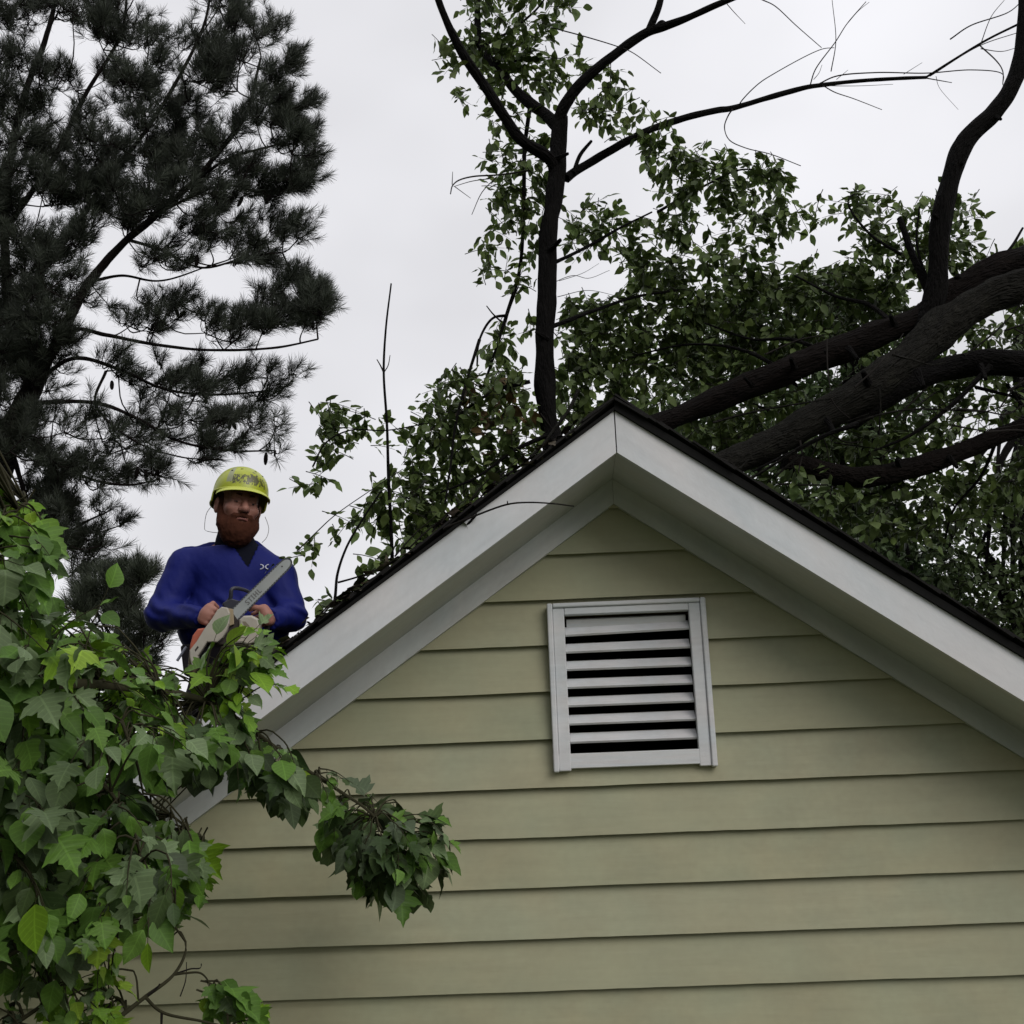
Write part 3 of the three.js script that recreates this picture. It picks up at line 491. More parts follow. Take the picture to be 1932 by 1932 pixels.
function pine(label, base, trunkPts, r, limbs, clusters, z, dz, tone, cones) {
  const t = thing('pine_tree', label, 'pine tree', base);
  put(t, 'trunk', toLocal(tube(trunkPts, r, r * 0.5, 12, 0.12), t), M.barkPine);
  const knots = trunkPts.slice(2).map(p => p.clone());
  for (const [a, z0, z1, r0, r1] of limbs) { const pts = line(a, z0, z1); put(t, 'limb', toLocal(tube(pts, r0 * 0.8, r1 * 0.7, 7, 0.15), t), M.barkPine); const c = new THREE.CatmullRomCurve3(pts); for (let i = 0; i <= 14; i++) knots.push(c.getPoint(i / 14)); }
  const ms = [], tw = [];
  const grow = (x, y, n, spread, ux, uy, scale = 1) => {
    const c = H(x, y, z + rr(-dz, dz)), ppm = P_PER_M(z);
    const cost = q => q.distanceTo(c) + 0.9 * Math.max(0, q.y - c.y) + 0.6 * Math.max(0, q.x - c.x);
    let k = knots[0]; for (const q of knots) if (cost(q) < cost(k)) k = q;
    const mid = k.clone().lerp(c, 0.5).add(V(gauss() * 0.05, -0.05, gauss() * 0.05)); knots.push(c, mid);
    tw.push(tube([k, mid, c], 0.0085, 0.005, 4, 0, 5));
    const out = c.clone().sub(k).normalize();
    for (let i = 0; i < n; i++) {
      const p = c.clone().add(V(gauss(), gauss() * 0.8, gauss()).multiplyScalar(spread / ppm));
      const d = V(ux, uy, 0.1).add(out.clone().multiplyScalar(0.5)).add(V(gauss() * 0.6, gauss() * 0.5, gauss() * 0.6)).normalize();
      tw.push(tube([c, c.clone().lerp(p, 0.5).add(V(0, -0.02, 0)), p.clone().addScaledVector(d, 0.08)], 0.005, 0.0035, 4, 0, 3));
      ms.push(new THREE.Matrix4().compose(p, new THREE.Quaternion().setFromUnitVectors(UP, d), V(1, 1, 1).multiplyScalar(rr(0.75, 1.1) * scale)));
    }
  };
  for (const [poly, count, n, spread, ux, uy, dense] of clusters) for (const [x, y] of samples(poly, Math.round(count * (dense ?? 1.3)))) grow(x, y, n + 2, spread * 1.15, ux, uy, 0.92);
  const off = new THREE.Matrix4().makeTranslation(-base.x, -base.y, -base.z);
  tufts.forEach((g, i) => { const sel = ms.filter((_, k) => k % 3 === i), im = new THREE.InstancedMesh(g, needleMat, sel.length); sel.forEach((m, k) => { im.setMatrixAt(k, m.clone().premultiply(off)); const q = rr(0.6, 1.3); im.setColorAt(k, col(tone[0] * q, tone[1] * q, tone[2] * q)); }); im.name = 'needles'; im.userData.kind = 'stuff'; im.castShadow = im.receiveShadow = true; t.add(im); });
  put(t, 'twigs', toLocal(merge(tw), t), M.barkPine, { kind: 'stuff' });
  const cg = new THREE.SphereGeometry(1, 8, 6); cg.scale(0.02, 0.06, 0.02);
  for (const [x, y] of cones) { const m = put(t, 'pine_cone', cg, M.barkPine), want = H(x, y, z), q = V(0, 0, 0); let best = V(99, 99, 99); for (const k of ms) { q.setFromMatrixPosition(k); if (Math.hypot(q.x - want.x, q.y - want.y) < Math.hypot(best.x - want.x, best.y - want.y)) best = q.clone(); } m.position.copy(best).add(V(0, -0.055, 0)).sub(base); m.rotation.set(rr(-0.5, 0.5), 0, rr(-0.5, 0.5)); }
}
{
  const z = -6.4, base = H(-60, 1000, z); base.y = 0;
  const limbs = [
    [[[40, 800], [80, 700], [132, 600], [168, 532], [240, 452], [288, 412], [360, 348], [410, 290], [460, 225], [492, 110]], z, z + 0.3, 0.075, 0.018],
    [[[10, 700], [-80, 560], [-200, 430], [-330, 330]], z, z - 0.4, 0.05, 0.014], [[[-10, 500], [-120, 300], [-220, 120], [-240, 0]], z, z + 0.3, 0.045, 0.014], [[[110, -30], [120, -180], [110, -330]], z - 0.4, z - 0.4, 0.03, 0.012], [[[400, -20], [400, -150], [340, -240]], z - 0.2, z, 0.016, 0.008],
    [[[90, 690], [136, 624], [200, 632], [280, 648], [384, 660], [520, 656], [600, 640]], z, z + 0.5, 0.03, 0.012],
    [[[80, 710], [140, 676], [232, 700], [304, 732], [380, 744], [480, 740], [545, 728]], z, z - 0.4, 0.028, 0.01],
    [[[60, 760], [180, 760], [260, 790], [330, 830], [430, 850], [520, 850]], z, z + 0.2, 0.028, 0.01],
    [[[240, 452], [300, 470], [380, 505], [450, 490], [505, 478]], z, z + 0.2, 0.022, 0.009],
    [[[168, 532], [230, 520], [300, 530], [400, 500]], z, z - 0.3, 0.022, 0.009],
    [[[300, 400], [420, 350], [500, 360], [580, 330]], z + 0.1, z - 0.2, 0.022, 0.009],
    [[[360, 348], [430, 300], [530, 270], [600, 240]], z + 0.1, z + 0.4, 0.022, 0.009],
    [[[60, 740], [20, 600], [10, 400], [40, 200], [90, 60], [110, -30]], z, z - 0.4, 0.07, 0.03],
    [[[20, 420], [100, 300], [160, 180], [230, 60], [240, -20]], z - 0.2, z + 0.2, 0.04, 0.016],
    [[[40, 560], [140, 430], [200, 340], [280, 240], [380, 60], [400, -20]], z, z - 0.2, 0.045, 0.016],
    [[[30, 800], [100, 860], [160, 900], [240, 915], [300, 905]], z, z + 0.3, 0.03, 0.009],
    [[[20, 840], [60, 960], [110, 1010], [160, 985], [215, 960]], z, z + 0.3, 0.03, 0.009],
    [[[200, 700], [180, 760], [250, 830], [340, 862], [420, 868]], z + 0.1, z + 0.1, 0.018, 0.008]];
  const cl = [
    [[[-420, 120], [-200, -60], [-40, -40], [-40, 300], [-40, 680], [-180, 760], [-380, 560], [-460, 340]], 120, 9, 30, -0.3, 0.7],
    [[[-300, -60], [-100, -330], [120, -420], [330, -300], [480, -40], [240, -10], [0, -20]], 90, 9, 30, 0.1, 0.8],
    [[[-40, -30], [100, -30], [150, 30], [60, 60], [90, 130], [150, 150], [170, 250], [80, 300], [-40, 280]], 34, 8, 26, 0, 0.8, 1.4],
    [[[150, -20], [215, -10], [270, 50], [230, 110], [180, 70], [130, 30]], 14, 8, 20, 0.1, 0.8],
    [[[230, 100], [300, 60], [400, 10], [500, -20], [530, 60], [460, 120], [490, 180], [400, 250], [250, 240], [180, 160]], 42, 8, 26, 0.3, 0.8, 1.4],
    [[[500, 120], [545, 90], [590, 190], [595, 270], [530, 290], [500, 220]], 15, 8, 20, 0.6, 0.6],
    [[[450, 180], [530, 170], [590, 290], [560, 330], [480, 300], [420, 260]], 14, 6, 20, 0.6, 0.4],
    [[[-40, 260], [120, 240], [300, 230], [420, 260], [380, 340], [280, 420], [180, 480], [120, 560], [-40, 660]], 88, 9, 28, 0.2, 0.7, 1.7],
    [[[380, 300], [500, 300], [590, 330], [575, 365], [480, 380], [400, 420], [330, 430]], 26, 6, 18, 0.7, 0.4],
    [[[420, 390], [570, 390], [590, 440], [550, 480], [440, 500], [330, 520], [260, 500], [300, 440]], 28, 6, 20, 0.6, 0.4],
    [[[-40, 640], [90, 560], [160, 560], [130, 660], [80, 760], [140, 800], [60, 880], [-40, 880]], 40, 8, 26, 0.1, 0.5, 1.6],
    [[[495, 560], [535, 525], [600, 515], [618, 585], [590, 630], [540, 635], [470, 650], [455, 600]], 24, 8, 18, 0.5, 0.7],
    [[[200, 560], [330, 560], [460, 600], [470, 650], [340, 640], [180, 620]], 24, 4, 20, 0.4, 0.4, 1.15],
    [[[160, 660], [380, 690], [520, 680], [600, 690], [570, 715], [520, 760], [380, 760], [240, 730]], 32, 4, 20, 0.5, 0.3, 1.15],
    [[[120, 740], [280, 760], [420, 780], [540, 790], [530, 850], [440, 880], [300, 870], [180, 860]], 34, 5, 20, 0.4, 0.3, 1.15],
    [[[40, 840], [180, 850], [310, 880], [300, 915], [200, 935], [110, 930], [40, 960]], 24, 6, 20, 0.4, 0.2, 1.15],
    [[[40, 940], [120, 960], [200, 940], [230, 990], [190, 1060], [120, 1090], [50, 1040]], 20, 6, 18, 0.5, 0.4, 1.15],
    [[[60, 930], [130, 930], [140, 990], [60, 1000]], 8, 8, 16, 0.2, 0.5]];
  const cones = [[575, 295], [510, 378], [520, 392], [460, 400], [490, 415], [505, 500], [522, 498], [420, 540], [260, 560], [270, 556], [545, 610], [370, 700], [440, 805], [292, 905], [300, 880], [470, 880], [384, 510], [335, 560], [240, 760], [420, 760], [260, 900], [280, 892], [510, 870]];
  pine('tall dark pine with long needle tufts filling the upper left', base, [base, base.clone().add(V(0.05, 2, 0)), H(-30, 1000, z), H(20, 820, z), H(55, 745, z), H(75, 705, z)], 0.17, limbs, cl, z, 0.7, [0.026, 0.034, 0.021], cones);
  const z2 = -5.0, b2 = H(225, 1300, z2); b2.y = 0;
  pine('smaller pine with upright tufts just left of the man', b2, [b2, V(b2.x, 1.2, z2), H(220, 1300, z2), H(222, 1180, z2)], 0.05,
    [[[[222, 1200], [235, 1140], [262, 1080]], z2, z2, 0.02, 0.01], [[[222, 1220], [180, 1150], [160, 1100]], z2, z2, 0.018, 0.008], [[[222, 1260], [280, 1230], [310, 1215]], z2, z2 + 0.2, 0.018, 0.008], [[[222, 1190], [200, 1120], [205, 1085]], z2, z2, 0.016, 0.008]],
    [[[[235, 1080], [262, 1062], [280, 1090], [262, 1120], [236, 1110]], 8, 7, 9, 0.1, 1, 0.9], [[[150, 1090], [220, 1090], [260, 1130], [240, 1180], [170, 1180], [130, 1130]], 22, 7, 18, 0, 0.9, 0.8], [[[200, 1180], [270, 1180], [320, 1210], [310, 1250], [240, 1260], [180, 1230]], 18, 6, 16, 0.2, 0.6, 0.7]], z2, 0.25, [0.035, 0.046, 0.027], []);
}

// ------------------------------------------------------------------ near tree with large leaves at the left
{
  seed = 90125;
  const base = V(-2.9, 1.33, 2.5), t = thing('broadleaf_tree', 'bright green large-leaved tree at the left, its branches hanging before the house', 'tree', base);
  const W = (name, pts, r0, r1, m = M.bark, seg = 8) => put(t, name, toLocal(tube(pts, r0, r1, seg, 0.08), t), m);
  const top = V(-2.75, 3.3, 2.3);
  W('trunk', [base.clone().add(V(0, -0.1, 0)), V(-2.88, 2.2, 2.45), top, V(-2.62, 4.1, 2.15), V(-2.7, 4.8, 2.0), V(-2.6, 5.4, 2.0)], 0.11, 0.012, M.bark, 12);
  const skel = [];
  const br = (pts, r0, r1, name = 'branch') => { W(name, pts, r0, r1, M.twigGreen, 7); const c = new THREE.CatmullRomCurve3(pts); for (let i = 0; i <= 12; i++) skel.push(c.getPoint(i / 12)); };
  const L3 = a => a.map(([x, y, z]) => H(x, y, z));
  br([top, ...L3([[-60, 1330, 2.0], [120, 1290, 1.75], [260, 1300, 1.45], [380, 1320, 1.2], [440, 1352, 1.1], [490, 1388, 1.0], [560, 1440, 0.9], [640, 1492, 0.78], [700, 1535, 0.7], [735, 1590, 0.62]])], 0.014, 0.0035, 'limb');
  br([V(-2.7, 3.7, 2.2), ...L3([[-80, 1100, 2.0], [0, 1010, 1.9], [50, 950, 1.85], [80, 985, 1.8]])], 0.009, 0.003, 'limb');
  br([V(-2.85, 2.7, 2.4), ...L3([[-70, 1640, 2.0], [60, 1560, 1.8], [200, 1500, 1.6], [310, 1530, 1.4], [385, 1590, 1.3]])], 0.009, 0.003, 'limb');
  br([V(-2.87, 2.4, 2.45), ...L3([[-90, 1860, 2.0], [20, 1800, 1.85], [150, 1740, 1.7], [260, 1740, 1.6], [330, 1720, 1.5]])], 0.008, 0.003, 'limb');
  br(L3([[120, 1400, 1.7], [160, 1441, 1.72], [193, 1475, 1.74], [224, 1517, 1.75], [252, 1565, 1.75], [263, 1609, 1.74], [266, 1649, 1.73]]), 0.006, 0.003);
  br(L3([[230, 1360, 1.6], [246, 1405, 1.65], [260, 1447, 1.66], [270, 1497, 1.66]]), 0.005, 0.0025);
  br([V(-2.88, 2.1, 2.5), ...L3([[-60, 2060, 1.9], [120, 2010, 1.7], [210, 1932, 1.55], [238, 1909, 1.5], [274, 1881, 1.45], [328, 1839, 1.4], [350, 1797, 1.36], [350, 1777, 1.35]])], 0.01, 0.003);
  br(L3([[328, 1839, 1.4], [350, 1836, 1.4], [378, 1836, 1.38], [392, 1850, 1.37], [400, 1878, 1.36]]), 0.0035, 0.002);
  W('twig', L3([[335, 1836, 1.4], [360, 1828, 1.4], [378, 1826, 1.4], [380, 1818, 1.4]]), 0.0025, 0.0015, M.twig, 5);
  br(L3([[274, 1881, 1.45], [305, 1909, 1.45], [378, 1926, 1.42], [430, 1938, 1.4]]), 0.0045, 0.003);
  W('twig', L3([[305, 1909, 1.45], [304, 1940, 1.45]]), 0.004, 0.003, M.twig, 5);
  br(L3([[-20, 1965, 1.8], [28, 1932, 1.75], [92, 1884, 1.7], [96, 1868, 1.7]]), 0.007, 0.003); W('twig', L3([[22, 1909, 1.7], [36, 1873, 1.7], [46, 1862, 1.7]]), 0.003, 0.0015, M.twig, 5);
  W('twig', L3([[278, 1878, 1.45], [294, 1866, 1.44], [302, 1856, 1.44]]), 0.0035, 0.0018, M.twig, 5);
  W('twig', L3([[340, 1880, 0.9], [350, 1850, 0.9], [352, 1815, 0.9]]), 0.002, 0.0012, M.twig, 4);

  const leaves = [], tw = [];
  const fill = (poly, count, z0, z1, size, o = {}) => {
    for (const [x, y] of samples(poly, Math.round(count * 1.75))) {
      const z = rr(z0, z1), p = H(x, y, z); let k = skel[0]; for (const q of skel) if (q.distanceTo(p) < k.distanceTo(p)) k = q;
      const d = p.clone().sub(k); const dist = d.length(); d.normalize().add(V(gauss() * 0.35 + (o.ux ?? 0.1), gauss() * 0.3 - 0.25, gauss() * 0.4)).normalize();
      const len = rr(0.1, 0.2) * (o.len ?? 1), start = p.clone().addScaledVector(d, -len * 0.55);
      if (dist > len * 0.6 && dist < 0.75) tw.push(tube([k, k.clone().lerp(start, 0.5).add(V(0, 0.02, 0)), start], 0.0032, 0.0022, 5, 0, 5));
      const n0 = leaves.length; spray(leaves, tw, start, d, len, o.n ?? 5, size * 0.78 * rr(0.66, 1.22), { droop: 0.6, hang: 1.15, face: 0.4, stalk: 0.3, r: 0.0026 });
      for (let i = n0; i < leaves.length; i++) { leaves[i].z = z; leaves[i].tone = o.tone ?? 0; leaves[i].small = o.small; }
    }
  };
  // outer, visible sprays
  fill([[-20, 880], [45, 888], [55, 930], [90, 980], [85, 1010], [50, 1000], [50, 1035], [-20, 1050]], 9, 1.75, 1.95, 0.085, { tone: 1, n: 4 });
  fill([[-20, 1040], [40, 1060], [70, 1140], [170, 1190], [190, 1300], [110, 1330], [-20, 1250]], 15, 1.6, 2.1, 0.115, { tone: 0.6 });
  fill([[180, 1190], [240, 1200], [320, 1250], [345, 1290], [300, 1350], [200, 1320]], 22, 1.15, 1.5, 0.062, { tone: 0.8, small: 1, len: 0.8 });
  fill([[-20, 1240], [120, 1310], [280, 1320], [340, 1350], [330, 1420], [200, 1460], [-20, 1460]], 26, 1.4, 2.0, 0.11, { tone: 0.45 });
  fill([[385, 1235], [420, 1200], [460, 1188], [490, 1200], [508, 1240], [495, 1300], [450, 1330], [395, 1310]], 20, 1.0, 1.25, 0.085, { tone: 0.75, n: 4, len: 0.7 });
  fill([[350, 1400], [400, 1385], [450, 1405], [490, 1440], [460, 1450], [400, 1440], [360, 1450]], 6, 0.95, 1.2, 0.095, { tone: 0.1, n: 4, len: 0.8 });
  fill([[-20, 1440], [180, 1460], [230, 1470], [260, 1540], [370, 1570], [375, 1600], [350, 1640], [330, 1670], [200, 1710], [-20, 1690]], 44, 1.35, 2.0, 0.1, { tone: 0.3 });
  fill([[290, 1560], [380, 1570], [400, 1590], [385, 1620], [370, 1690], [340, 1720], [300, 1640]], 12, 1.25, 1.45, 0.1, { tone: 0.55 });
  fill([[-20, 1680], [130, 1700], [280, 1690], [280, 1720], [190, 1730], [80, 1760], [-20, 1770]], 15, 1.5, 1.9, 0.085, { tone: 0.5 });
  fill([[-20, 930], [40, 940], [110, 1020], [60, 1060], [-20, 1080]], 9, 1.8, 2.05, 0.09, { tone: 0.5 });
  fill([[60, 1090], [150, 1130], [210, 1210], [300, 1250], [280, 1320], [150, 1260]], 12, 1.3, 1.7, 0.08, { tone: 0.6 });
  fill([[280, 1340], [420, 1330], [480, 1380], [430, 1420], [330, 1420]], 9, 1.15, 1.35, 0.08, { tone: 0.3, n: 4, len: 0.7 });
  // inner shade layers
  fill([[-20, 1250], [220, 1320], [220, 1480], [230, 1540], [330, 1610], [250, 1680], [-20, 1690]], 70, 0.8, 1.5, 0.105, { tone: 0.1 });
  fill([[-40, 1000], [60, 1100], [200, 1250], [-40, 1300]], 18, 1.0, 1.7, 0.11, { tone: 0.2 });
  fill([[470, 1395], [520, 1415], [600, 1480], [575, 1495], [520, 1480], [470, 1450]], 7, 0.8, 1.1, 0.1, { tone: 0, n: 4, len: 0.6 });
  // clump at the branch end, close to the wall
  fill([[600, 1530], [660, 1500], [740, 1490], [790, 1520], [800, 1570], [830, 1590], [780, 1640], [790, 1670], [700, 1650], [650, 1600], [620, 1570]], 30, 0.45, 0.75, 0.118, { tone: 0.18, n: 4, len: 0.65 });
  fill([[400, 1330], [470, 1350], [560, 1420], [540, 1450], [450, 1420], [390, 1380]], 5, 0.9, 1.2, 0.095, { tone: 0.35, n: 5, len: 0.6 });
  fill([[540, 1430], [640, 1480], [700, 1520], [650, 1540], [560, 1490]], 2, 0.65, 0.9, 0.1, { tone: 0.1, n: 4, len: 0.55 });
  fill([[570, 1455], [650, 1440], [650, 1480], [590, 1490]], 4, 0.75, 0.9, 0.09, { tone: 0.35, n: 3, len: 0.6 });
  fill([[800, 1490], [835, 1560], [810, 1600], [780, 1540]], 3, 0.5, 0.7, 0.08, { tone: 0.2, n: 4, len: 0.7, ux: 0.8 });
  fill([[-20, 1760], [110, 1760], [150, 1800], [60, 1830], [-20, 1820]], 7, 1.55, 1.85, 0.08, { tone: 0.45 });
  // bottom sprays before the wall
  fill([[150, 1800], [190, 1790], [240, 1830], [220, 1880], [160, 1900], [120, 1900]], 7, 1.45, 1.75, 0.075, { tone: 0.9, n: 5, len: 0.8 });
  fill([[120, 1880], [220, 1890], [230, 1960], [100, 1960]], 6, 1.45, 1.75, 0.075, { tone: 0.7, n: 5 });
  fill([[-20, 1880], [60, 1910], [70, 1960], [-20, 1960]], 4, 1.6, 1.8, 0.08, { tone: 0.1, n: 4 });
  fill([[400, 1820], [440, 1840], [500, 1890], [490, 1930], [390, 1920]], 5, 1.3, 1.4, 0.09, { tone: 0.6, n: 4, len: 0.8 });
  // the crown goes on to the left of the frame
  for (const q of [V(-2.62, 4.1, 2.15), V(-2.7, 4.6, 2.05), V(-2.6, 5.3, 2.0), H(-200, 1200, 2.2), H(-180, 1500, 2.1)]) skel.push(q);
  fill([[-420, 900], [-260, 760], [-20, 880], [-20, 1800], [-260, 1760], [-430, 1400]], 60, 1.6, 2.6, 0.11, { tone: 0.4 });
  fill([[-420, 760], [-300, 500], [-160, 560], [-90, 760], [-60, 830], [-260, 800]], 26, 1.8, 2.4, 0.1, { tone: 0.6 });
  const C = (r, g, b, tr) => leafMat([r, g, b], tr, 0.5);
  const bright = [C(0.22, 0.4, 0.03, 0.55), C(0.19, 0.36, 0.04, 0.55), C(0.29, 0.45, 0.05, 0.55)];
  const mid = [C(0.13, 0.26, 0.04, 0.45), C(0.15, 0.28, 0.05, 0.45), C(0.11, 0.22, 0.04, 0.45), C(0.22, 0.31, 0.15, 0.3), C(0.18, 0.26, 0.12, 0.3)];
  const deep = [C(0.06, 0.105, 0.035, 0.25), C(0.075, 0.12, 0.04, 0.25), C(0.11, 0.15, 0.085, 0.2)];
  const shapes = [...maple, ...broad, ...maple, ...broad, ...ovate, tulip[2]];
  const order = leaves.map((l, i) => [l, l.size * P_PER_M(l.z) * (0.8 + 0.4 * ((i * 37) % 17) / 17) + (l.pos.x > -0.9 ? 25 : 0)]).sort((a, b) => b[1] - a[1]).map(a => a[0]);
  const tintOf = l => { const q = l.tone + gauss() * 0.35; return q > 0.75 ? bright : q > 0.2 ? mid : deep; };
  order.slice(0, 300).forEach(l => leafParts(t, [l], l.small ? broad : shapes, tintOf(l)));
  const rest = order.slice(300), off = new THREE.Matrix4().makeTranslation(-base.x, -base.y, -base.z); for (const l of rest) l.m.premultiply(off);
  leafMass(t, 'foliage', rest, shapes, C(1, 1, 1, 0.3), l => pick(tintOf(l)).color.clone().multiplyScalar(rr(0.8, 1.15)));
  put(t, 'twigs', toLocal(merge(tw), t), M.twigGreen, { kind: 'stuff' });
}
{ // cut branch lying on the roof edge beside the man
  const pts = at([[470, 1262], [520, 1235], [560, 1210], [605, 1186], [640, 1165]], 0.2);
  const o = thing('broken_branch', 'lichen-covered broken branch lying along the left roof edge beside the man', 'branch', pts[0].clone());
  put(o, 'wood', toLocal(tube(pts, 0.03, 0.012, 10, 0.25), o), mat([0.13, 0.12, 0.075], 0.95, { map: barkTone, bumpMap: barkBump, bumpScale: 0.01 }));
  put(o, 'twig', toLocal(tube(at([[560, 1205], [572, 1192], [590, 1186]], 0.2), 0.005, 0.002, 5), o), M.twig);
}

{ // dead leaves and twig bits caught along the left roof edge
  const g = new THREE.Group(); g.name = 'leaf_litter'; g.userData = { label: 'dead leaves and twig bits lying along the left roof edge', category: 'leaf litter', kind: 'stuff' }; scene.add(g);
  const n = 480, im = new THREE.InstancedMesh(ovate[2], mat([1, 1, 1], 0.9), n);
  for (let i = 0; i < n; i++) { const x = -rr(0.15, 1.5), z = OV + 0.02 - Math.pow(rnd(), 1.6) * 0.5; im.setMatrixAt(i, leafMatrix(V(x, roofTop(x) - 0.02 + rr(0, 0.025), z), V(gauss(), gauss() * 0.3 + 0.1, gauss()), V(gauss() * 0.5 - 0.4, 1, gauss() * 0.5), rr(0.025, 0.07))); const k = rr(0.5, 1.3); im.setColorAt(i, pick([col(0.03 * k, 0.021 * k, 0.013 * k), col(0.075 * k, 0.065 * k, 0.05 * k), col(0.04 * k, 0.045 * k, 0.018 * k)])); }
  im.name = 'dead_leaves'; im.castShadow = im.receiveShadow = true; im.userData.kind = 'stuff'; g.add(im);
  const bits = []; for (let i = 0; i < 40; i++) { const x = -rr(0.1, 1.5), z = OV + 0.01 - rnd() * 0.25, a = rr(-0.5, 0.5), L = rr(0.05, 0.2), p = V(x, roofTop(x) + 0.005, z), q = p.clone().add(V(Math.cos(a) * L, Math.cos(a) * L * tanL + rr(0, 0.03), Math.sin(a) * L * 0.5)); bits.push(tube([p, p.clone().lerp(q, 0.5).add(V(0, 0.01, 0)), q], 0.0035, 0.0015, 5)); }
  put(g, 'twig_bits', merge(bits), M.twig, { kind: 'stuff' });
}

// ------------------------------------------------------------------ man with a chainsaw on the roof
const sub = (a, b) => a.clone().sub(b);
function cap(p, a, b, ra, rb) { // signed distance to a tapered capsule
  const bx = b.x - a.x, by = b.y - a.y, bz = b.z - a.z, px = p.x - a.x, py = p.y - a.y, pz = p.z - a.z;
  const h = Math.max(0, Math.min(1, (px * bx + py * by + pz * bz) / (bx * bx + by * by + bz * bz + 1e-9)));
  return Math.hypot(px - bx * h, py - by * h, pz - bz * h) - (ra + (rb - ra) * h);
}
function ell(p, c, r) { const x = (p.x - c.x) / r.x, y = (p.y - c.y) / r.y, z = (p.z - c.z) / r.z, k = Math.hypot(x, y, z); return (k - 1) * Math.min(r.x, r.y, r.z) * (k < 0.001 ? 1 : k / Math.max(0.001, Math.hypot(x / r.x, y / r.y, z / r.z) * Math.min(r.x, r.y, r.z))); }
const smin = (a, b, k) => { const h = Math.max(0, k - Math.abs(a - b)) / k; return Math.min(a, b) - h * h * k * 0.25; };
const smax = (a, b, k) => -smin(-a, -b, k);
function solid(fn, lo, hi, cell) { // surface of fn = 0 by marching cubes
  const s = Math.max(hi.x - lo.x, hi.y - lo.y, hi.z - lo.z), n = Math.min(150, Math.ceil(s / cell) + 4), mc = new MarchingCubes(n, new THREE.MeshStandardMaterial(), false, false, 400000);
  mc.isolation = 0; const half = n / 2, q = V(0, 0, 0), c = lo.clone().add(hi).multiplyScalar(0.5), sc = s / 2 * n / (n - 4);
  for (let z = 0; z < n; z++) for (let y = 0; y < n; y++) for (let x = 0; x < n; x++) { q.set(c.x + (x - half) / half * sc, c.y + (y - half) / half * sc, c.z + (z - half) / half * sc); mc.field[z * n * n + y * n + x] = (q.x < lo.x || q.y < lo.y || q.z < lo.z || q.x > hi.x || q.y > hi.y || q.z > hi.z) ? -0.05 : -fn(q); }
  mc.update();
  let g = new THREE.BufferGeometry(); const m = mc.count; g.setAttribute('position', new THREE.BufferAttribute(mc.positionArray.slice(0, m * 3), 3));
  g.scale(sc, sc, sc); g.translate(c.x, c.y, c.z); g = mergeVertices(g, 1e-5); g.computeVertexNormals();
  const pos = g.attributes.position, nor = g.attributes.normal, uv = new Float32Array(pos.count * 2); // normals outward
  let flip = 0; for (let i = 0; i < pos.count; i += 97) { q.set(pos.getX(i) + nor.getX(i) * 0.003, pos.getY(i) + nor.getY(i) * 0.003, pos.getZ(i) + nor.getZ(i) * 0.003); flip += fn(q) < 0 ? 1 : -1; }
  if (flip > 0) { const ix = g.index; for (let i = 0; i < ix.count; i += 3) { const a = ix.getX(i); ix.setX(i, ix.getX(i + 1)); ix.setX(i + 1, a); } g.computeVertexNormals(); }
  for (let i = 0; i < pos.count; i++) { uv[2 * i] = pos.getX(i) + pos.getZ(i) * 0.5; uv[2 * i + 1] = pos.getY(i); }
  g.setAttribute('uv', new THREE.BufferAttribute(uv, 2)); return g;
}
const ZM = -0.42;
const hipC = H(445, 1240, ZM);
const man = thing('person', 'bearded man in yellow helmet and blue long-sleeved shirt, on the roof holding a chainsaw', 'person', V(hipC.x, roofTop(hipC.x), hipC.z));
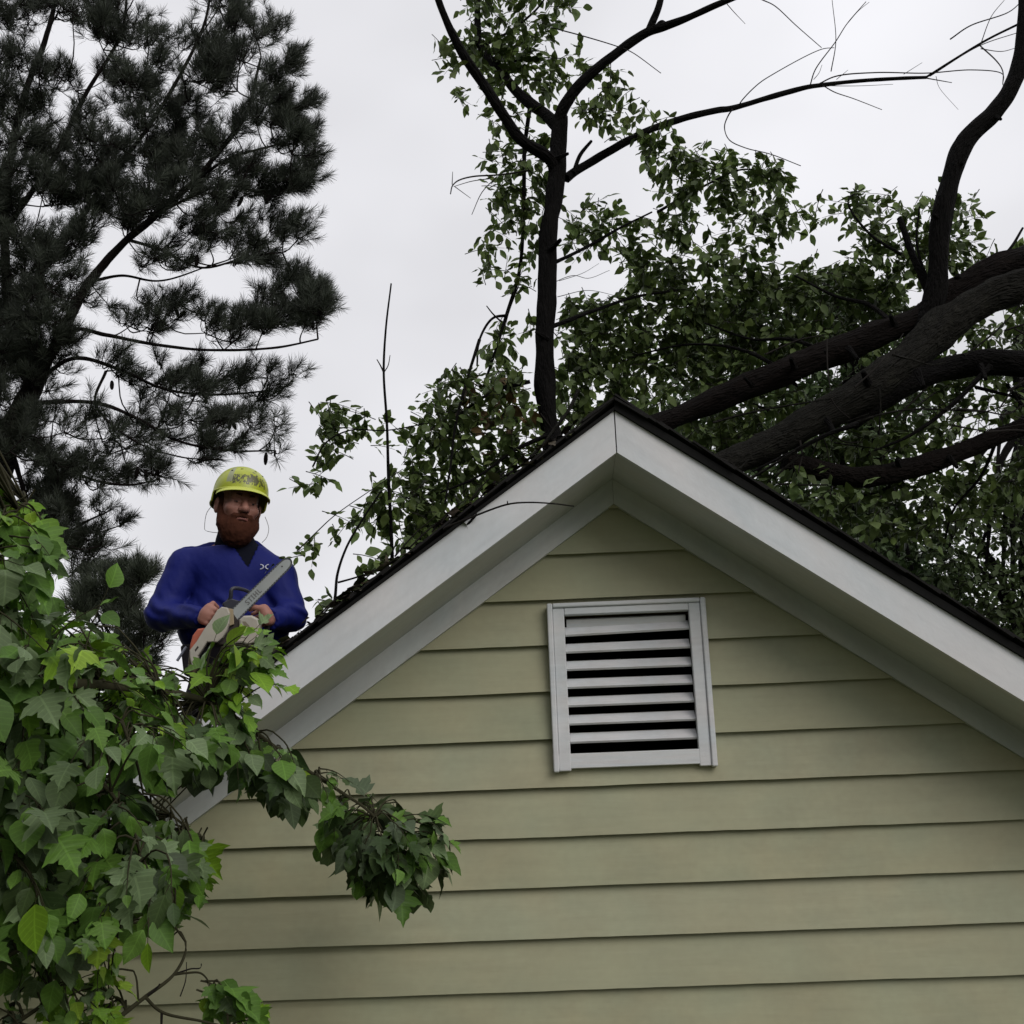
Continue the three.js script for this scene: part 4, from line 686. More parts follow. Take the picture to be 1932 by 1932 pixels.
{
  const j = { // joints: L is the arm on the left of the photograph
    chest: H(444, 1098, ZM - 0.03), belly: H(442, 1180, ZM - 0.02), pelvis: H(443, 1238, ZM), neck: H(443, 1030, ZM - 0.02),
    shL: H(352, 1066, ZM - 0.01), shR: H(524, 1086, ZM - 0.01), elL: H(304, 1160, ZM + 0.03), elR: H(549, 1161, ZM + 0.03), wrL: H(386, 1166, -0.17), wrR: H(507, 1170, -0.17),
    hipL: H(412, 1245, ZM), hipR: H(482, 1240, ZM), knL: H(372, 1300, -0.12), knR: H(508, 1300, -0.1) };
  const anklesL = V(j.knL.x + 0.02, roofTop(j.knL.x + 0.02) + 0.06, ZM - 0.14), anklesR = V(j.knR.x - 0.02, roofTop(j.knR.x - 0.02) + 0.06, ZM - 0.12);
  j.knL.y = roofTop(j.knL.x) + 0.075; j.knR.y = roofTop(j.knR.x) + 0.075;
  // head frame
  const head = new THREE.Object3D(); head.position.copy(H(450, 958, ZM + 0.05)); head.rotation.set(0.1, 0.5, -0.1, 'YXZ'); head.scale.setScalar(1.1); head.updateMatrixWorld(true);
  const hi = head.matrixWorld.clone().invert(), HS = 1.1, hl = (x, y, z) => V(x, y, z).applyMatrix4(head.matrixWorld);
  const c = (a, b, d) => V(a, b, d);
  const skullF = q => {
    let d = ell(q, c(0, 0.045, -0.012), c(0.076, 0.1, 0.094));
    d = smin(d, ell(q, c(0, -0.035, 0.02), c(0.062, 0.088, 0.072)), 0.03);
    d = smin(d, cap(q, c(-0.036, 0.03, 0.072), c(0.036, 0.03, 0.072), 0.016, 0.016), 0.02);
    for (const s of [-1, 1]) { d = smin(d, ell(q, c(s * 0.04, -0.018, 0.062), c(0.026, 0.022, 0.026)), 0.02); d = smax(d, -(Math.hypot(q.x - s * 0.032, q.y - 0.01, q.z - 0.1) - 0.018), 0.012); }
    d = smin(d, cap(q, c(0, 0.022, 0.084), c(0, -0.02, 0.108), 0.009, 0.0155), 0.012);
    for (const s of [-1, 1]) { d = smin(d, cap(q, c(s * 0.013, -0.024, 0.098), c(s * 0.013, -0.024, 0.1), 0.009, 0.009), 0.008); d = smin(d, ell(q, c(s * 0.082, -0.002, -0.012), c(0.012, 0.033, 0.02)), 0.008); d = smin(d, cap(q, c(s * 0.02, 0.008, 0.082), c(s * 0.045, 0.006, 0.076), 0.008, 0.007), 0.006); }
    d = smin(d, cap(q, c(-0.02, -0.052, 0.085), c(0.02, -0.052, 0.085), 0.007, 0.007), 0.008);
    d = smin(d, ell(q, c(0, -0.1, 0.055), c(0.03, 0.026, 0.03)), 0.02);
    return d;
  };
  const local = p => V(p.x, p.y, p.z).applyMatrix4(hi);
  const skinHead = solid(p => { const q = local(p); return smin(skullF(q) * HS, cap(p, hl(0, -0.05, -0.03), j.neck, 0.062, 0.066), 0.03); }, hl(0, 0, 0).add(V(-0.15, -0.26, -0.16)), hl(0, 0, 0).add(V(0.15, 0.19, 0.17)), 0.004);
  const torso = (p, g) => {
    let d = ell(p, j.chest, c(0.178 + g, 0.17 + g, 0.118 + g));
    d = smin(d, ell(p, j.belly, c(0.245 + g, 0.175 + g, 0.125 + g)), 0.06);
    d = smin(d, cap(p, j.shL, j.shR, 0.06 + g, 0.06 + g), 0.07);
    d = smin(d, cap(p, j.neck.clone().add(V(0, 0.0, 0)), j.chest, 0.07 + g, 0.09 + g), 0.06);
    for (const s of ['L', 'R']) d = smin(d, cap(p, j.neck.clone().add(V(s === 'L' ? -0.03 : 0.03, -0.015, 0)), j['sh' + s].clone().add(V(0, -0.01, 0)), 0.058 + g, 0.066 + g), 0.05);
    return d;
  };
  const armF = (p, g) => { let d = 9; for (const s of ['L', 'R']) { let a = smin(cap(p, j['sh' + s], j['el' + s], 0.074 + g, 0.066 + g), cap(p, j['el' + s], j['wr' + s], 0.064 + g, 0.042 + g), 0.03); d = Math.min(d, a); } return d; };
  const legF = (p, g) => { let d = ell(p, j.pelvis, c(0.165 + g, 0.13 + g, 0.13 + g)); for (const s of ['L', 'R']) { const k = j['kn' + s], an = s === 'L' ? anklesL : anklesR; d = smin(d, smin(cap(p, j['hip' + s], k, 0.095 + g, 0.068 + g), cap(p, k, an, 0.064 + g, 0.045 + g), 0.04), 0.04); } return d; };
  // a hand closed round a handle: four curled fingers, thumb from the side of the palm
  function gripHand(wrist, centre, axis, palmDir, rh) {
    const a = axis.clone().normalize(), o = palmDir.clone().addScaledVector(a, -palmDir.dot(a)).normalize(), w = a.clone().cross(o);
    const on = (deg, r, s) => centre.clone().addScaledVector(a, s).addScaledVector(o, Math.cos(deg * Math.PI / 180) * r).addScaledVector(w, Math.sin(deg * Math.PI / 180) * r);
    const segs = [], R = rh + 0.011;
    const palm = [on(10, R + 0.008, -0.026), on(10, R + 0.009, 0.026)], kn = s => on(48, R + 0.008, s);
    const fs = [[-0.031, 0.0078, 0.86], [-0.0105, 0.0088, 1], [0.0105, 0.009, 1.06], [0.0315, 0.0086, 0.95]];
    for (const [s, r, L] of fs) { const p0 = kn(s), p1 = on(48 + 70 * L, R + 0.002, s * 0.95), p2 = on(48 + 135 * L, R, s * 0.92), p3 = on(48 + 180 * L, R - 0.001, s * 0.9); segs.push([p0, p1, r + 0.0012, r], [p1, p2, r, r - 0.0006], [p2, p3, r - 0.0006, r - 0.0016]); }
    const t0 = on(-14, R + 0.006, 0.034), t1 = on(-58, R + 0.004, 0.05), t2 = on(-112, R, 0.046);
    const th = [[t0, t1, 0.0125, 0.0105], [t1, t2, 0.0105, 0.0085]];
    return { f: p => {
      let d = cap(p, palm[0], palm[1], 0.0175, 0.019);
      for (const [s] of fs) d = smin(d, cap(p, on(6, R + 0.009, s * 0.8), kn(s), 0.015, 0.0098), 0.012);
      d = smin(d, cap(p, wrist, palm[0].clone().lerp(palm[1], 0.5), 0.027, 0.022), 0.02);
      let e = 9; for (const [x, y, r0, r1] of segs) e = Math.min(e, cap(p, x, y, r0, r1));
      d = smin(d, e, 0.004); let t = 9; for (const [x, y, r0, r1] of th) t = Math.min(t, cap(p, x, y, r0, r1));
      return smin(d, t, 0.008); }, centre };
  }
  const handL = gripHand(j.wrL, H(400, 1165, -0.085), sub(H(420, 1140, -0.085), H(385, 1195, -0.085)), V(-0.65, 0.25, 0.75), 0.015);
  const handR = gripHand(j.wrR, H(492, 1166, -0.085), sub(H(480, 1140, -0.07), H(500, 1185, -0.09)), V(0.6, 0.35, 0.7), 0.014);
  const handG = h => solid(h.f, h.centre.clone().add(V(-0.12, -0.1, -0.13)), h.centre.clone().add(V(0.12, 0.1, 0.1)), 0.0032);
  const skin = mat([0.33, 0.15, 0.115], 0.6, { bumpMap: fineBump, bumpScale: 0.0006 });
  const trunkBody = solid(p => Math.min(torso(p, -0.022), smin(legF(p, -0.012), armF(p, -0.024), 0.01)), V(j.elL.x - 0.12, Math.min(j.knL.y, anklesL.y) - 0.12, ZM - 0.28), V(j.elR.x + 0.12, j.neck.y + 0.05, 0.02), 0.013);
  const inMan = g => toLocal(g, man);
  put(man, 'body', inMan(merge([trunkBody, skinHead, handG(handL), handG(handR)])), skin);
  // clothes
  const vA = [[424, 1014], [484, 1014], [478, 1040], [471, 1062], [466, 1070], [459, 1060], [446, 1040]];
  const toP = p => { const v = p.clone().project(camera); return [(v.x + 1) * 966, (1 - v.y) * 966]; };
  const vC = H(462, 1050, ZM + 0.12);
  const shirtF = p => {
    let d = smin(torso(p, 0), armF(p, 0), 0.022);
    d += 0.009 * fbm(p.x * 12, p.y * 8 + p.x * 7, p.z * 12, 3) * Math.min(1, 0.15 + Math.max(0, Math.hypot(p.x - vC.x, (p.y - vC.y) * 0.7) - 0.05) * 9) + 0.008 * Math.sin((p.y + p.x * 0.7) * 85 + 5 * fbm(p.x * 6, p.y * 6, 1, 2)) * Math.max(0, 0.6 - Math.abs(p.y - j.elL.y) * 6);
    d = smax(d, p.y - (j.neck.y - 0.012 + (p.z < ZM ? 0.03 : 0)), 0.006); return d;
  };
  const cuff = (p, s) => { const a = j['el' + s], b = j['wr' + s], u = sub(b, a); return sub(p, a).dot(u) / u.lengthSq(); };
  const vCut = (() => { const pl = vA.map(([x, y]) => H(x, y, ZM + 0.08)); return p => { if (p.z < ZM + 0.01) return false; const poly = pl.map(q => [q.x, q.y]); return inPoly(poly, p.x, p.y); }; })();
  const shirtG = solid(p => { let d = shirtF(p); for (const s of ['L', 'R']) { const t = cuff(p, s); if (t > 0.97 && p.distanceTo(j['wr' + s]) < 0.12) d = Math.max(d, (t - 0.97) * 0.2); } if (vCut(p)) d = Math.max(d, 0.004); d = smax(d, j.pelvis.y + 0.02 - p.y, 0.01); return d; }, V(j.elL.x - 0.12, j.pelvis.y - 0.02, ZM - 0.2), V(j.elR.x + 0.12, j.neck.y + 0.06, 0.0), 0.0065);
  put(man, 'shirt', inMan(shirtG), mat([0.006, 0.011, 0.125], 0.65, { specularIntensity: 0.4, bumpMap: fineBump, bumpScale: 0.0012 }));
  const dark = mat([0.006, 0.007, 0.014], 0.95, { bumpMap: fineBump, bumpScale: 0.001 });
  put(man, 'undershirt', inMan(solid(p => smax(smin(torso(p, -0.007), cap(p, hl(0, -0.09, -0.02), j.neck, 0.068, 0.074), 0.03), Math.max(j.chest.y - 0.01 - p.y, p.y - hl(0, -0.085, 0).y, Math.abs(p.x - j.neck.x - 0.03) - 0.105), 0.01), V(j.chest.x - 0.2, j.belly.y - 0.02, ZM - 0.16), V(j.chest.x + 0.2, j.neck.y + 0.12, ZM + 0.18), 0.008)), dark);
  put(man, 'trousers', inMan(solid(p => smax(legF(p, 0.004) + 0.005 * fbm(p.x * 13, p.y * 13, p.z * 13, 3), p.y - j.pelvis.y - 0.075, 0.01), V(j.knL.x - 0.15, anklesL.y - 0.09, ZM - 0.25), V(j.knR.x + 0.15, j.pelvis.y + 0.12, 0.02), 0.01)), mat([0.014, 0.012, 0.016], 0.92, { bumpMap: fineBump, bumpScale: 0.0015 }));
  for (const a of [anklesL, anklesR]) put(man, 'boot', inMan(solid(p => smin(cap(p, a.clone().add(V(0, 0.02, 0.03)), a.clone().add(V(0, -0.005, -0.05)), 0.052, 0.05), cap(p, a.clone().add(V(0, 0, -0.05)), a.clone().add(V(0, -0.035, -0.02)), 0.045, 0.035), 0.03), a.clone().add(V(-0.1, -0.1, -0.16)), a.clone().add(V(0.1, 0.12, 0.12)), 0.008)), mat([0.03, 0.02, 0.013], 0.7));
  const belt = new THREE.TorusGeometry(0.163, 0.022, 8, 40); belt.rotateX(Math.PI / 2); belt.scale(1, 1.3, 0.8); belt.translate(j.pelvis.x, j.pelvis.y + 0.055, j.pelvis.z); put(man, 'belt', inMan(belt), mat([0.02, 0.018, 0.02], 0.7));
  put(man, 'belt_tool', inMan(tube(at([[352, 1220], [344, 1232], [334, 1247]], ZM + 0.16), 0.006, 0.006, 8)), mat([0.35, 0.37, 0.45], 0.4, { metalness: 0.4 }));
  put(man, 'belt_pouch', inMan(new RoundedBoxGeometry(0.09, 0.13, 0.06, 3, 0.012).rotateZ(0.15).translate(j.pelvis.x - 0.15, j.pelvis.y - 0.02, j.pelvis.z + 0.08)), mat([0.02, 0.017, 0.02], 0.8));
  // small pale emblem on the chest: two arcs meeting
  { const o = H(497, 1070, ZM + 0.1); let d = o; for (let k = 0; k < 60; k++) { if (shirtF(d) < 0) d.addScaledVector(V(0.05, -0.25, 1), 0.003); else break; }
    for (let k = 0; k < 60; k++) { if (shirtF(d) > 0.0015) d.addScaledVector(V(0.05, -0.25, 1), -0.002); else break; }
    const r = 0.009, arcs = [];
    for (const s of [-1, 1]) { const a = new THREE.TorusGeometry(r, 0.0022, 6, 12, Math.PI); a.rotateZ(s < 0 ? -Math.PI / 2 : Math.PI / 2); a.translate(-s * -0.012, 0, 0); arcs.push(a); }
    const g = merge(arcs); g.scale(1.5, 1.1, 1); g.rotateZ(-0.05); g.translate(d.x, d.y, d.z + 0.002); put(man, 'emblem', inMan(g), mat([0.5, 0.52, 0.62], 0.6)); }
  // beard, hair, brows, eyes
  const beardF = q => {
    let d = ell(q, c(0, -0.085, 0.026), c(0.072, 0.078, 0.072));
    for (const s of [-1, 1]) d = smin(d, cap(q, c(s * 0.072, 0.0, 0.004), c(s * 0.06, -0.075, 0.03), 0.012, 0.024), 0.02);
    d = smin(d, cap(q, c(-0.03, -0.048, 0.082), c(0.03, -0.048, 0.082), 0.011, 0.011), 0.012); d = smin(d, cap(q, c(0, -0.036, 0.09), c(0, -0.042, 0.092), 0.011, 0.012), 0.01);
    d = smax(d, -ell(q, c(0, -0.062, 0.102), c(0.026, 0.0085, 0.02)), 0.006);
    d = smax(d, -ell(q, c(0, 0.0, 0.07), c(0.05, 0.032, 0.06)), 0.012);
    return d + 0.0045 * fbm(q.x * 70, q.y * 28, q.z * 70, 3);
  };
  put(man, 'beard', inMan(solid(p => beardF(local(p)) * HS, hl(0, 0, 0).add(V(-0.14, -0.22, -0.1)), hl(0, 0, 0).add(V(0.15, 0.06, 0.17)), 0.0035)), mat([0.062, 0.022, 0.013], 0.95, { bumpMap: grainBump, bumpScale: 0.003 }));
  put(man, 'hair', inMan(solid(p => { const q = local(p); return (smax(smax(ell(q, c(0, 0.02, -0.02), c(0.083, 0.1, 0.092)), q.z - 0.03 + Math.max(0, -q.y) * 0.6, 0.01), -0.075 - q.y, 0.01) + 0.003 * fbm(q.x * 60, q.y * 30, q.z * 60, 2)) * HS; }, hl(0, 0, 0).add(V(-0.14, -0.12, -0.15)), hl(0, 0, 0).add(V(0.14, 0.16, 0.12)), 0.005)), mat([0.05, 0.02, 0.012], 0.85));
  for (const s of [-1, 1]) {
    const e = new THREE.SphereGeometry(0.0125 * HS, 16, 12); e.scale(1.0, 0.42, 1); e.translate(...hl(s * 0.032, 0.006, 0.0765).toArray()); put(man, 'eye', inMan(e), mat([0.1, 0.06, 0.05], 0.4));
    const ir = new THREE.SphereGeometry(0.0055 * HS, 12, 8); ir.scale(1, 0.6, 1); ir.translate(...hl(s * 0.032 + 0.002, 0.005, 0.0842).toArray()); put(man, 'iris', inMan(ir), mat([0.015, 0.012, 0.01], 0.2));
    put(man, 'eyebrow', inMan(tube([hl(s * 0.014, 0.034, 0.09), hl(s * 0.032, 0.036, 0.086), hl(s * 0.052, 0.027, 0.072)], 0.006, 0.004, 6, 0.1)), mat([0.07, 0.025, 0.012], 0.9));
  }
  put(man, 'lips', inMan(tube([hl(-0.022, -0.0635, 0.084), hl(-0.008, -0.06, 0.092), hl(0.008, -0.06, 0.092), hl(0.022, -0.0635, 0.084)], 0.0052, 0.0048, 8)), mat([0.17, 0.06, 0.05], 0.6));
  // helmet: shell with rim, short peak, slots and worn stickers
  const hel = new THREE.Object3D(); hel.position.set(0, 0.05, -0.004); head.add(hel); hel.rotation.x = -0.1; head.updateMatrixWorld(true);
  const HM = hel.matrixWorld;
  const sticker = noiseTex(512, 256, (u, vv) => { const v = 0.5 + vv * 0.5;
    let c = [0.4, 0.45, 0.02]; const n = fbm(u * 30, v * 14, 2, 4), a = Math.abs(u - 0.25), band = v > 0.53 && v < 0.64;
    if (band && a < 0.11 && Math.abs(fbm(u * 90, v * 16, 7, 2)) < 0.2 - Math.abs(v - 0.585) * 1.4) c = [0.075, 0.075, 0.015];
    if (v > 0.56 && v < 0.7 && a < 0.055 && u > 0.25 && n > -0.06) c = [0.1, 0.1, 0.035];
    if (v > 0.86 && n > 0.02) c = [0.36, 0.36, 0.22]; if (Math.abs(u - 0.13) < 0.018 && v > 0.55 && v < 0.78) c = [0.3, 0.32, 0.17];
    const k = 0.9 + 0.25 * fbm(u * 12, v * 6, 9, 4); return c.map(x => x * k * 1.0);
  });
  const shellR = (az, t) => { const f = Math.cos(az); return 1; };
  { const g = new THREE.SphereGeometry(1, 64, 28, 0, Math.PI * 2, 0, Math.PI * 0.5), p = g.attributes.position;
    for (let i = 0; i < p.count; i++) { const x = p.getX(i), y = p.getY(i), z = p.getZ(i), ridge = 1 + 0.022 * Math.cos(Math.atan2(x, z) * 6) * (1 - y) * y * 2; p.setXYZ(i, x * 0.108 * ridge, Math.pow(Math.max(0, y), 0.86) * 0.112 - (1 - y) * (1 - y) * 0.026 * (z < 0 ? 1.6 : 0.3), z * 0.13 * ridge); }
    g.computeVertexNormals(); g.applyMatrix4(HM);
    const helmet = put(man, 'helmet', inMan(g), mat([1, 1, 1], 0.4, { map: sticker, side: THREE.DoubleSide, clearcoat: 0.3, clearcoatRoughness: 0.4 }), { label: 'yellow-green climbing helmet with worn stickers' });
    const yel = mat([0.5, 0.55, 0.09], 0.5);
    const rim = []; for (let i = 0; i <= 48; i++) { const a = i / 48 * Math.PI * 2, z = Math.cos(a), x = Math.sin(a); rim.push(V(x * 0.109, -0.026 * (z < 0 ? 1.6 : 0.3), z * 0.131).applyMatrix4(HM)); }
    // peak: curved visor sheet at the front
    const pk = [], ix = []; for (let i = 0; i <= 24; i++) { const a = -1.25 + 2.5 * i / 24, ex = Math.pow(Math.cos(a / 1.25 * 1.5), 0.8); for (const [k, dy] of [[0, 0.004], [1, -0.004], [1, -0.009], [0, -0.004]]) { const e = k * 0.032 * Math.max(0.12, ex || 0.12); const q = V(Math.sin(a) * (0.107 + e), -0.008 + dy - k * 0.012, Math.cos(a) * (0.129 + e)).applyMatrix4(HM); pk.push(q.x, q.y, q.z); } }
    for (let i = 0; i < 24; i++) for (let k = 0; k < 4; k++) { const a = i * 4 + k, b = i * 4 + (k + 1) % 4; ix.push(a, b, a + 4, a + 4, b, b + 4); }
    const pg = new THREE.BufferGeometry(); pg.setAttribute('position', new THREE.Float32BufferAttribute(pk, 3)); pg.setIndex(ix); pg.computeVertexNormals(); put(helmet, 'peak', inMan(pg), yel);
    put(helmet, 'rim', inMan(tube(rim, 0.0042, 0.0042, 6, 0, 60)), yel);
    for (const s of [-1, 1]) for (const k of [0, 1]) { const sl = new THREE.SphereGeometry(1, 10, 6); sl.scale(0.011, 0.0035, 0.004); sl.rotateX(-0.5); sl.translate(s * (0.022 + 0.032 * k), 0.078 - k * 0.008, 0.088 - 0.014 * k); sl.applyMatrix4(HM); put(helmet, 'vent_slot', inMan(sl), dark); } }
  const cordM = mat([0.32, 0.32, 0.32], 0.7);
  put(man, 'cord', inMan(tube(at([[399, 955], [390, 968], [386, 992], [387, 1000], [400, 1004], [410, 1005]], ZM + 0.02), 0.0014, 0.0014, 5)), cordM);
  put(man, 'cord', inMan(tube(at([[500, 975], [504, 985], [507, 998], [503, 1014], [494, 1024]], ZM + 0.02), 0.0014, 0.0014, 5)), cordM);
}

// ------------------------------------------------------------------ the chainsaw
{
  const ZS = -0.03, O = H(445, 1158, ZS), tip = H(548, 1056, ZS);
  const X = sub(tip, O).normalize(), Zs = V(-0.05, -0.22, 1); Zs.addScaledVector(X, -Zs.dot(X)).normalize(); const Y = Zs.clone().cross(X);
  const saw = thing('chainsaw', 'white and orange chainsaw held by the man, its long steel bar pointing up', 'chainsaw', O);
  saw.quaternion.setFromRotationMatrix(new THREE.Matrix4().makeBasis(X, Y, Zs));
  const q2 = (px, py) => { const d = sub(H(px, py, ZS), O); return new THREE.Vector2(d.dot(X), d.dot(Y)); };
  const z4 = (x, y) => q2(332.3 + 0.128 * x, 1035.6 + 0.128 * y);
  const ext = (pts, z0, z1, bev = 0.004, holes = []) => { const s = new THREE.Shape(); s.setFromPoints(pts); for (const h of holes) s.holes.push(new THREE.Path().setFromPoints(h)); const b = Math.min(bev, (z1 - z0) / 2.2); const g = new THREE.ExtrudeGeometry(s, { depth: z1 - z0 - 2 * b, bevelEnabled: bev > 0, bevelThickness: b, bevelSize: b * 0.7, bevelSegments: 2, curveSegments: 10 }); g.translate(0, 0, z0 + b); return g; };
  const len = sub(tip, O).length(), hb = 0.023;
  const cream = mat([0.44, 0.41, 0.35], 0.5, { map: paintTone, bumpMap: fineBump, bumpScale: 0.001 }), orange = mat([0.42, 0.11, 0.065], 0.55), steel = mat([0.42, 0.45, 0.45], 0.5, { metalness: 0.35, map: paintTone }), black = mat([0.018, 0.018, 0.022], 0.6), dark = mat([0.03, 0.022, 0.018], 0.7);
  const barPts = [new THREE.Vector2(-0.06, -hb), new THREE.Vector2(len * 0.86, -hb * 0.92)]; for (let i = 1; i < 10; i++) { const a = -Math.PI / 2 + i / 10 * Math.PI; barPts.push(new THREE.Vector2(len * 0.9 + Math.cos(a) * len * 0.1, Math.sin(a) * hb * 0.9)); } barPts.push(new THREE.Vector2(len * 0.86, hb * 0.92), new THREE.Vector2(-0.06, hb));
  const bar = put(saw, 'guide_bar', ext(barPts, -0.0025, 0.0025, 0.0008), steel);
  const ch = []; const loop = barPts.map(p => V(p.x, p.y, 0)); for (let i = 0; i + 1 < loop.length; i++) { const a = loop[i], b = loop[i + 1], n = Math.max(1, Math.round(a.distanceTo(b) / 0.012)); for (let k = 0; k < n; k++) { const m = a.clone().lerp(b, (k + 0.5) / n), g = new THREE.BoxGeometry(0.0095, 0.006, 0.006); g.rotateZ(Math.atan2(b.y - a.y, b.x - a.x)); g.translate(m.x, m.y, 0); ch.push(g); } }
  put(saw, 'chain', merge(ch), mat([0.09, 0.095, 0.1], 0.45, { metalness: 0.6 }), { kind: 'stuff' });
  const font = await new FontLoader().loadAsync('fonts/droid/droid_sans_bold.typeface.json');
  const tx = new TextGeometry('STIHL', { font, size: 0.021, depth: 0.0006, curveSegments: 4 }); tx.translate(0.055, -0.011, 0.0027); put(bar, 'lettering', tx, mat([0.13, 0.13, 0.13], 0.6));
  const bolt = new THREE.CylinderGeometry(0.003, 0.003, 0.002, 10); bolt.rotateX(Math.PI / 2); bolt.translate(len * 0.86, 0.004, 0.003); put(bar, 'rivet', bolt, dark);
  // clutch cover with its diamond opening, and the body running back to the rear handle
  const cover = put(saw, 'clutch_cover', ext([z4(700, 885), z4(768, 895), z4(795, 960), z4(785, 1110), z4(745, 1225), z4(690, 1310), z4(620, 1370), z4(470, 1370), z4(400, 1480), z4(330, 1580), z4(325, 1680), z4(272, 1755), z4(242, 1620), z4(238, 1510), z4(335, 1390), z4(450, 1205), z4(565, 1050), z4(640, 930)], 0.004, 0.036, 0.006, [[z4(622, 1100), z4(715, 1032), z4(736, 1085), z4(726, 1140), z4(660, 1205)]]), cream);
  put(cover, 'cover_recess', ext([z4(600, 1090), z4(720, 1010), z4(760, 1090), z4(740, 1160), z4(655, 1230)], 0.003, 0.012, 0), dark);
  const nut = new THREE.CylinderGeometry(0.008, 0.008, 0.012, 6); nut.rotateX(Math.PI / 2); const nc = z4(692, 1110); nut.translate(nc.x, nc.y, 0.018); put(cover, 'nut', nut, mat([0.35, 0.33, 0.27], 0.4, { metalness: 0.5 }));
  const gr = ext([z4(300, 1500), z4(345, 1440), z4(360, 1460), z4(312, 1525)], 0.0345, 0.0368, 0); put(cover, 'badge', gr, dark);
  put(saw, 'engine_body', ext([z4(690, 900), z4(800, 900), z4(880, 1010), z4(960, 1120), z4(960, 1300), z4(860, 1380), z4(700, 1400), z4(520, 1380), z4(500, 1200), z4(600, 1040)], -0.1, 0.003, 0.01), dark);
  put(saw, 'engine_shroud', ext([z4(560, 1060), z4(690, 930), z4(780, 1010), z4(720, 1300), z4(520, 1340), z4(470, 1220)], -0.12, -0.02, 0.012), orange);
  put(saw, 'rear_housing', ext([z4(330, 1200), z4(395, 1190), z4(400, 1230), z4(340, 1330), z4(250, 1470), z4(205, 1530), z4(225, 1420), z4(262, 1290)], -0.06, -0.004, 0.01), orange);
  put(saw, 'rear_handle', ext([z4(205, 1530), z4(245, 1480), z4(290, 1740), z4(240, 1800), z4(180, 1790)], -0.05, -0.01, 0.01), mat([0.16, 0.13, 0.07], 0.6));
  put(saw, 'muffler_cover', ext([z4(965, 1060), z4(1010, 1018), z4(1110, 1012), z4(1185, 1050), z4(1205, 1120), z4(1190, 1320), z4(1080, 1400), z4(980, 1360), z4(870, 1370), z4(865, 1290), z4(965, 1230)], -0.05, 0.02, 0.012), cream);
  put(saw, 'side_stain', ext([z4(985, 1075), z4(1030, 1075), z4(1090, 1140), z4(1080, 1165), z4(1010, 1135)], 0.0185, 0.0208, 0), mat([0.2, 0.17, 0.12], 0.8));
  const in3 = (x, y, z) => { const a = z4(x, y); return V(a.x, a.y, z); };
  put(saw, 'hand_guard', merge([tube([in3(690, 830, -0.03), in3(790, 730, -0.02), in3(815, 600, -0.015), in3(850, 575, -0.02), in3(1000, 590, -0.06), in3(1100, 640, -0.09)], 0.009, 0.007, 8, 0, 30), ext([z4(700, 800), z4(800, 740), z4(900, 770), z4(880, 880), z4(800, 900), z4(720, 880)], -0.05, -0.012, 0.006)]), mat([0.022, 0.024, 0.036], 0.5));
  put(saw, 'front_handle', tube([in3(820, 900, -0.06), in3(1000, 830, -0.075), in3(1180, 880, -0.08), in3(1270, 1000, -0.08), in3(1290, 1150, -0.08), in3(1200, 1290, -0.07), in3(1000, 1360, -0.05)], 0.012, 0.012, 10, 0, 40), black);
  put(saw, 'bar_mount', ext([z4(780, 890), z4(840, 900), z4(850, 1110), z4(800, 1130), z4(785, 1110)], 0.003, 0.014, 0.003), mat([0.3, 0.24, 0.15], 0.6));
}

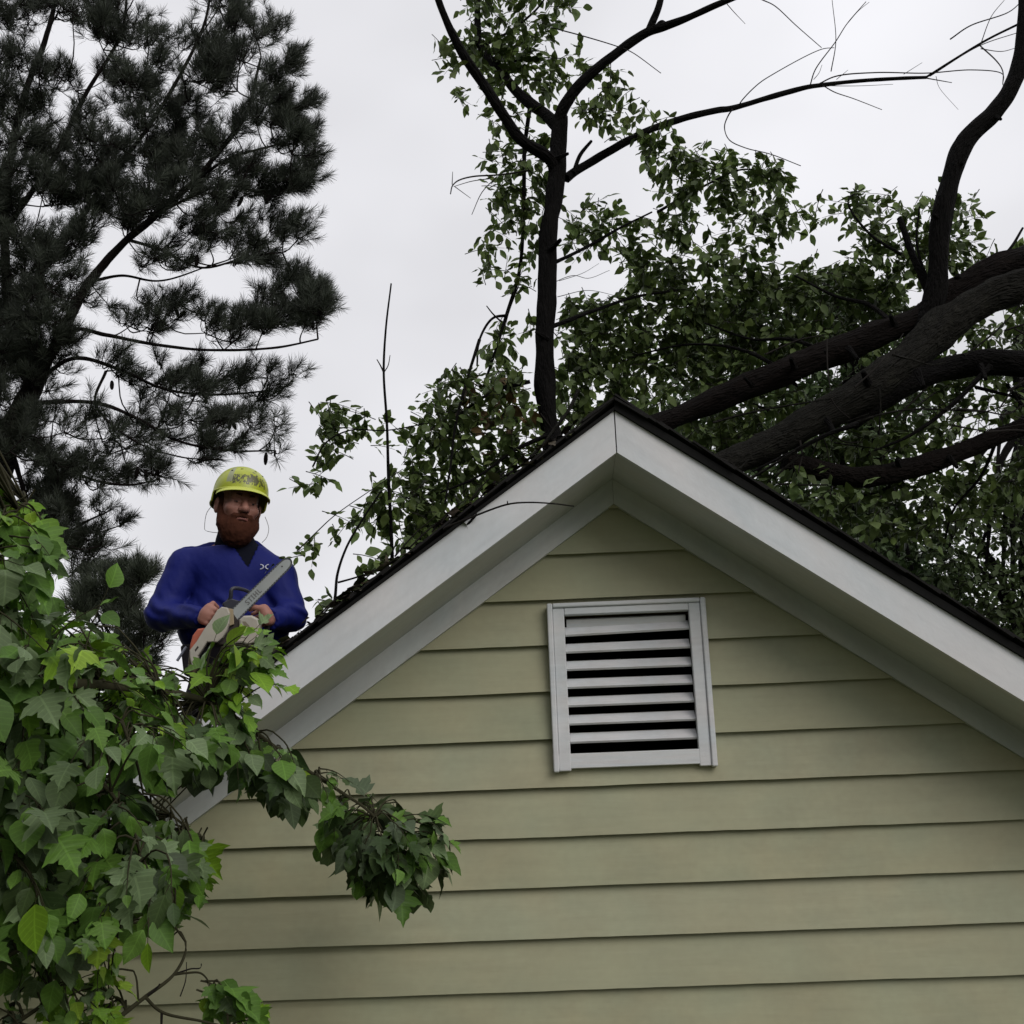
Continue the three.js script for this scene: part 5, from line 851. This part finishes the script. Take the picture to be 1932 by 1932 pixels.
// ------------------------------------------------------------------ woods round the yard, beyond the frame: they shade the house
{
  const pos = [], idx = []; // a loose clump of leafy twigs
  for (let i = 0; i < 46; i++) { const d = V(gauss(), gauss(), gauss()).normalize().multiplyScalar(Math.cbrt(rnd()) * 0.85), n = V(gauss(), gauss() + 0.5, gauss()).normalize(), a = n.clone().cross(V(gauss(), gauss(), gauss())).normalize(), b = n.clone().cross(a), s = rr(0.14, 0.26), k = pos.length / 3;
    for (const [u, v] of [[-1, 0], [0, -0.55], [1, 0], [0, 0.55]]) { const q = d.clone().addScaledVector(a, u * s).addScaledVector(b, v * s); pos.push(q.x, q.y, q.z); } idx.push(k, k + 1, k + 2, k, k + 2, k + 3); }
  const g = new THREE.BufferGeometry(); g.setAttribute('position', new THREE.Float32BufferAttribute(pos, 3)); g.setAttribute('uv', new THREE.Float32BufferAttribute(new Float32Array(pos.length / 3 * 2), 2)); g.setIndex(idx); g.computeVertexNormals();
  const ms = [], trunks = [];
  const spots = [[-9, 1, 8.5, 2.4], [-10.5, 5, 10, 2.6], [-9, 9, 9, 2.6], [-6.5, 12.5, 10, 2.8], [-2.5, 14.5, 9, 2.6], [12.5, 7, 8, 2.4], [13, 2.5, 8, 2.4], [-7.2, 3.2, 7, 2], [-12, -2.5, 9, 2.4], [-6.8, 6.4, 7.5, 2.1], [14, -2, 9, 2.5]];
  for (const [x, z, h, w] of spots) {
    const gy = z > 2 ? 1.35 : 0;
    trunks.push(tube([V(x, gy - 0.1, z), V(x + rr(-0.2, 0.2), gy + h * 0.4, z), V(x + rr(-0.4, 0.4), gy + h * 0.85, z)], 0.2, 0.06, 8, 0.1));
    for (let i = 0; i < 95; i++) { const t = rnd(), rad = w * Math.sqrt(Math.max(0.08, 1 - Math.pow(2 * t - 0.9, 2))), a = rnd() * 6.283, q = Math.sqrt(rnd()) * rad; ms.push(new THREE.Matrix4().compose(V(x + Math.cos(a) * q, gy + h * (0.16 + 0.84 * t), z + Math.sin(a) * q), new THREE.Quaternion().setFromEuler(new THREE.Euler(rnd() * 6, rnd() * 6, rnd() * 6)), V(1, 1, 1).multiplyScalar(rr(0.8, 1.25)))); }
  }
  const wd = new THREE.Group(); wd.name = 'woodland'; wd.userData = { label: 'woods standing round the yard in front of the house', category: 'woods', kind: 'stuff' }; scene.add(wd);
  const im = new THREE.InstancedMesh(g, mat([1, 1, 1], 0.7, { side: THREE.DoubleSide }), ms.length); ms.forEach((m, k) => { im.setMatrixAt(k, m); const q = rr(0.7, 1.3); im.setColorAt(k, col(0.05 * q, 0.075 * q, 0.03 * q)); });
  im.name = 'crowns'; im.userData.kind = 'stuff'; im.castShadow = im.receiveShadow = true; wd.add(im); put(wd, 'trunks', merge(trunks), M.bark, { kind: 'stuff' });
}
renderer.render(scene, camera);
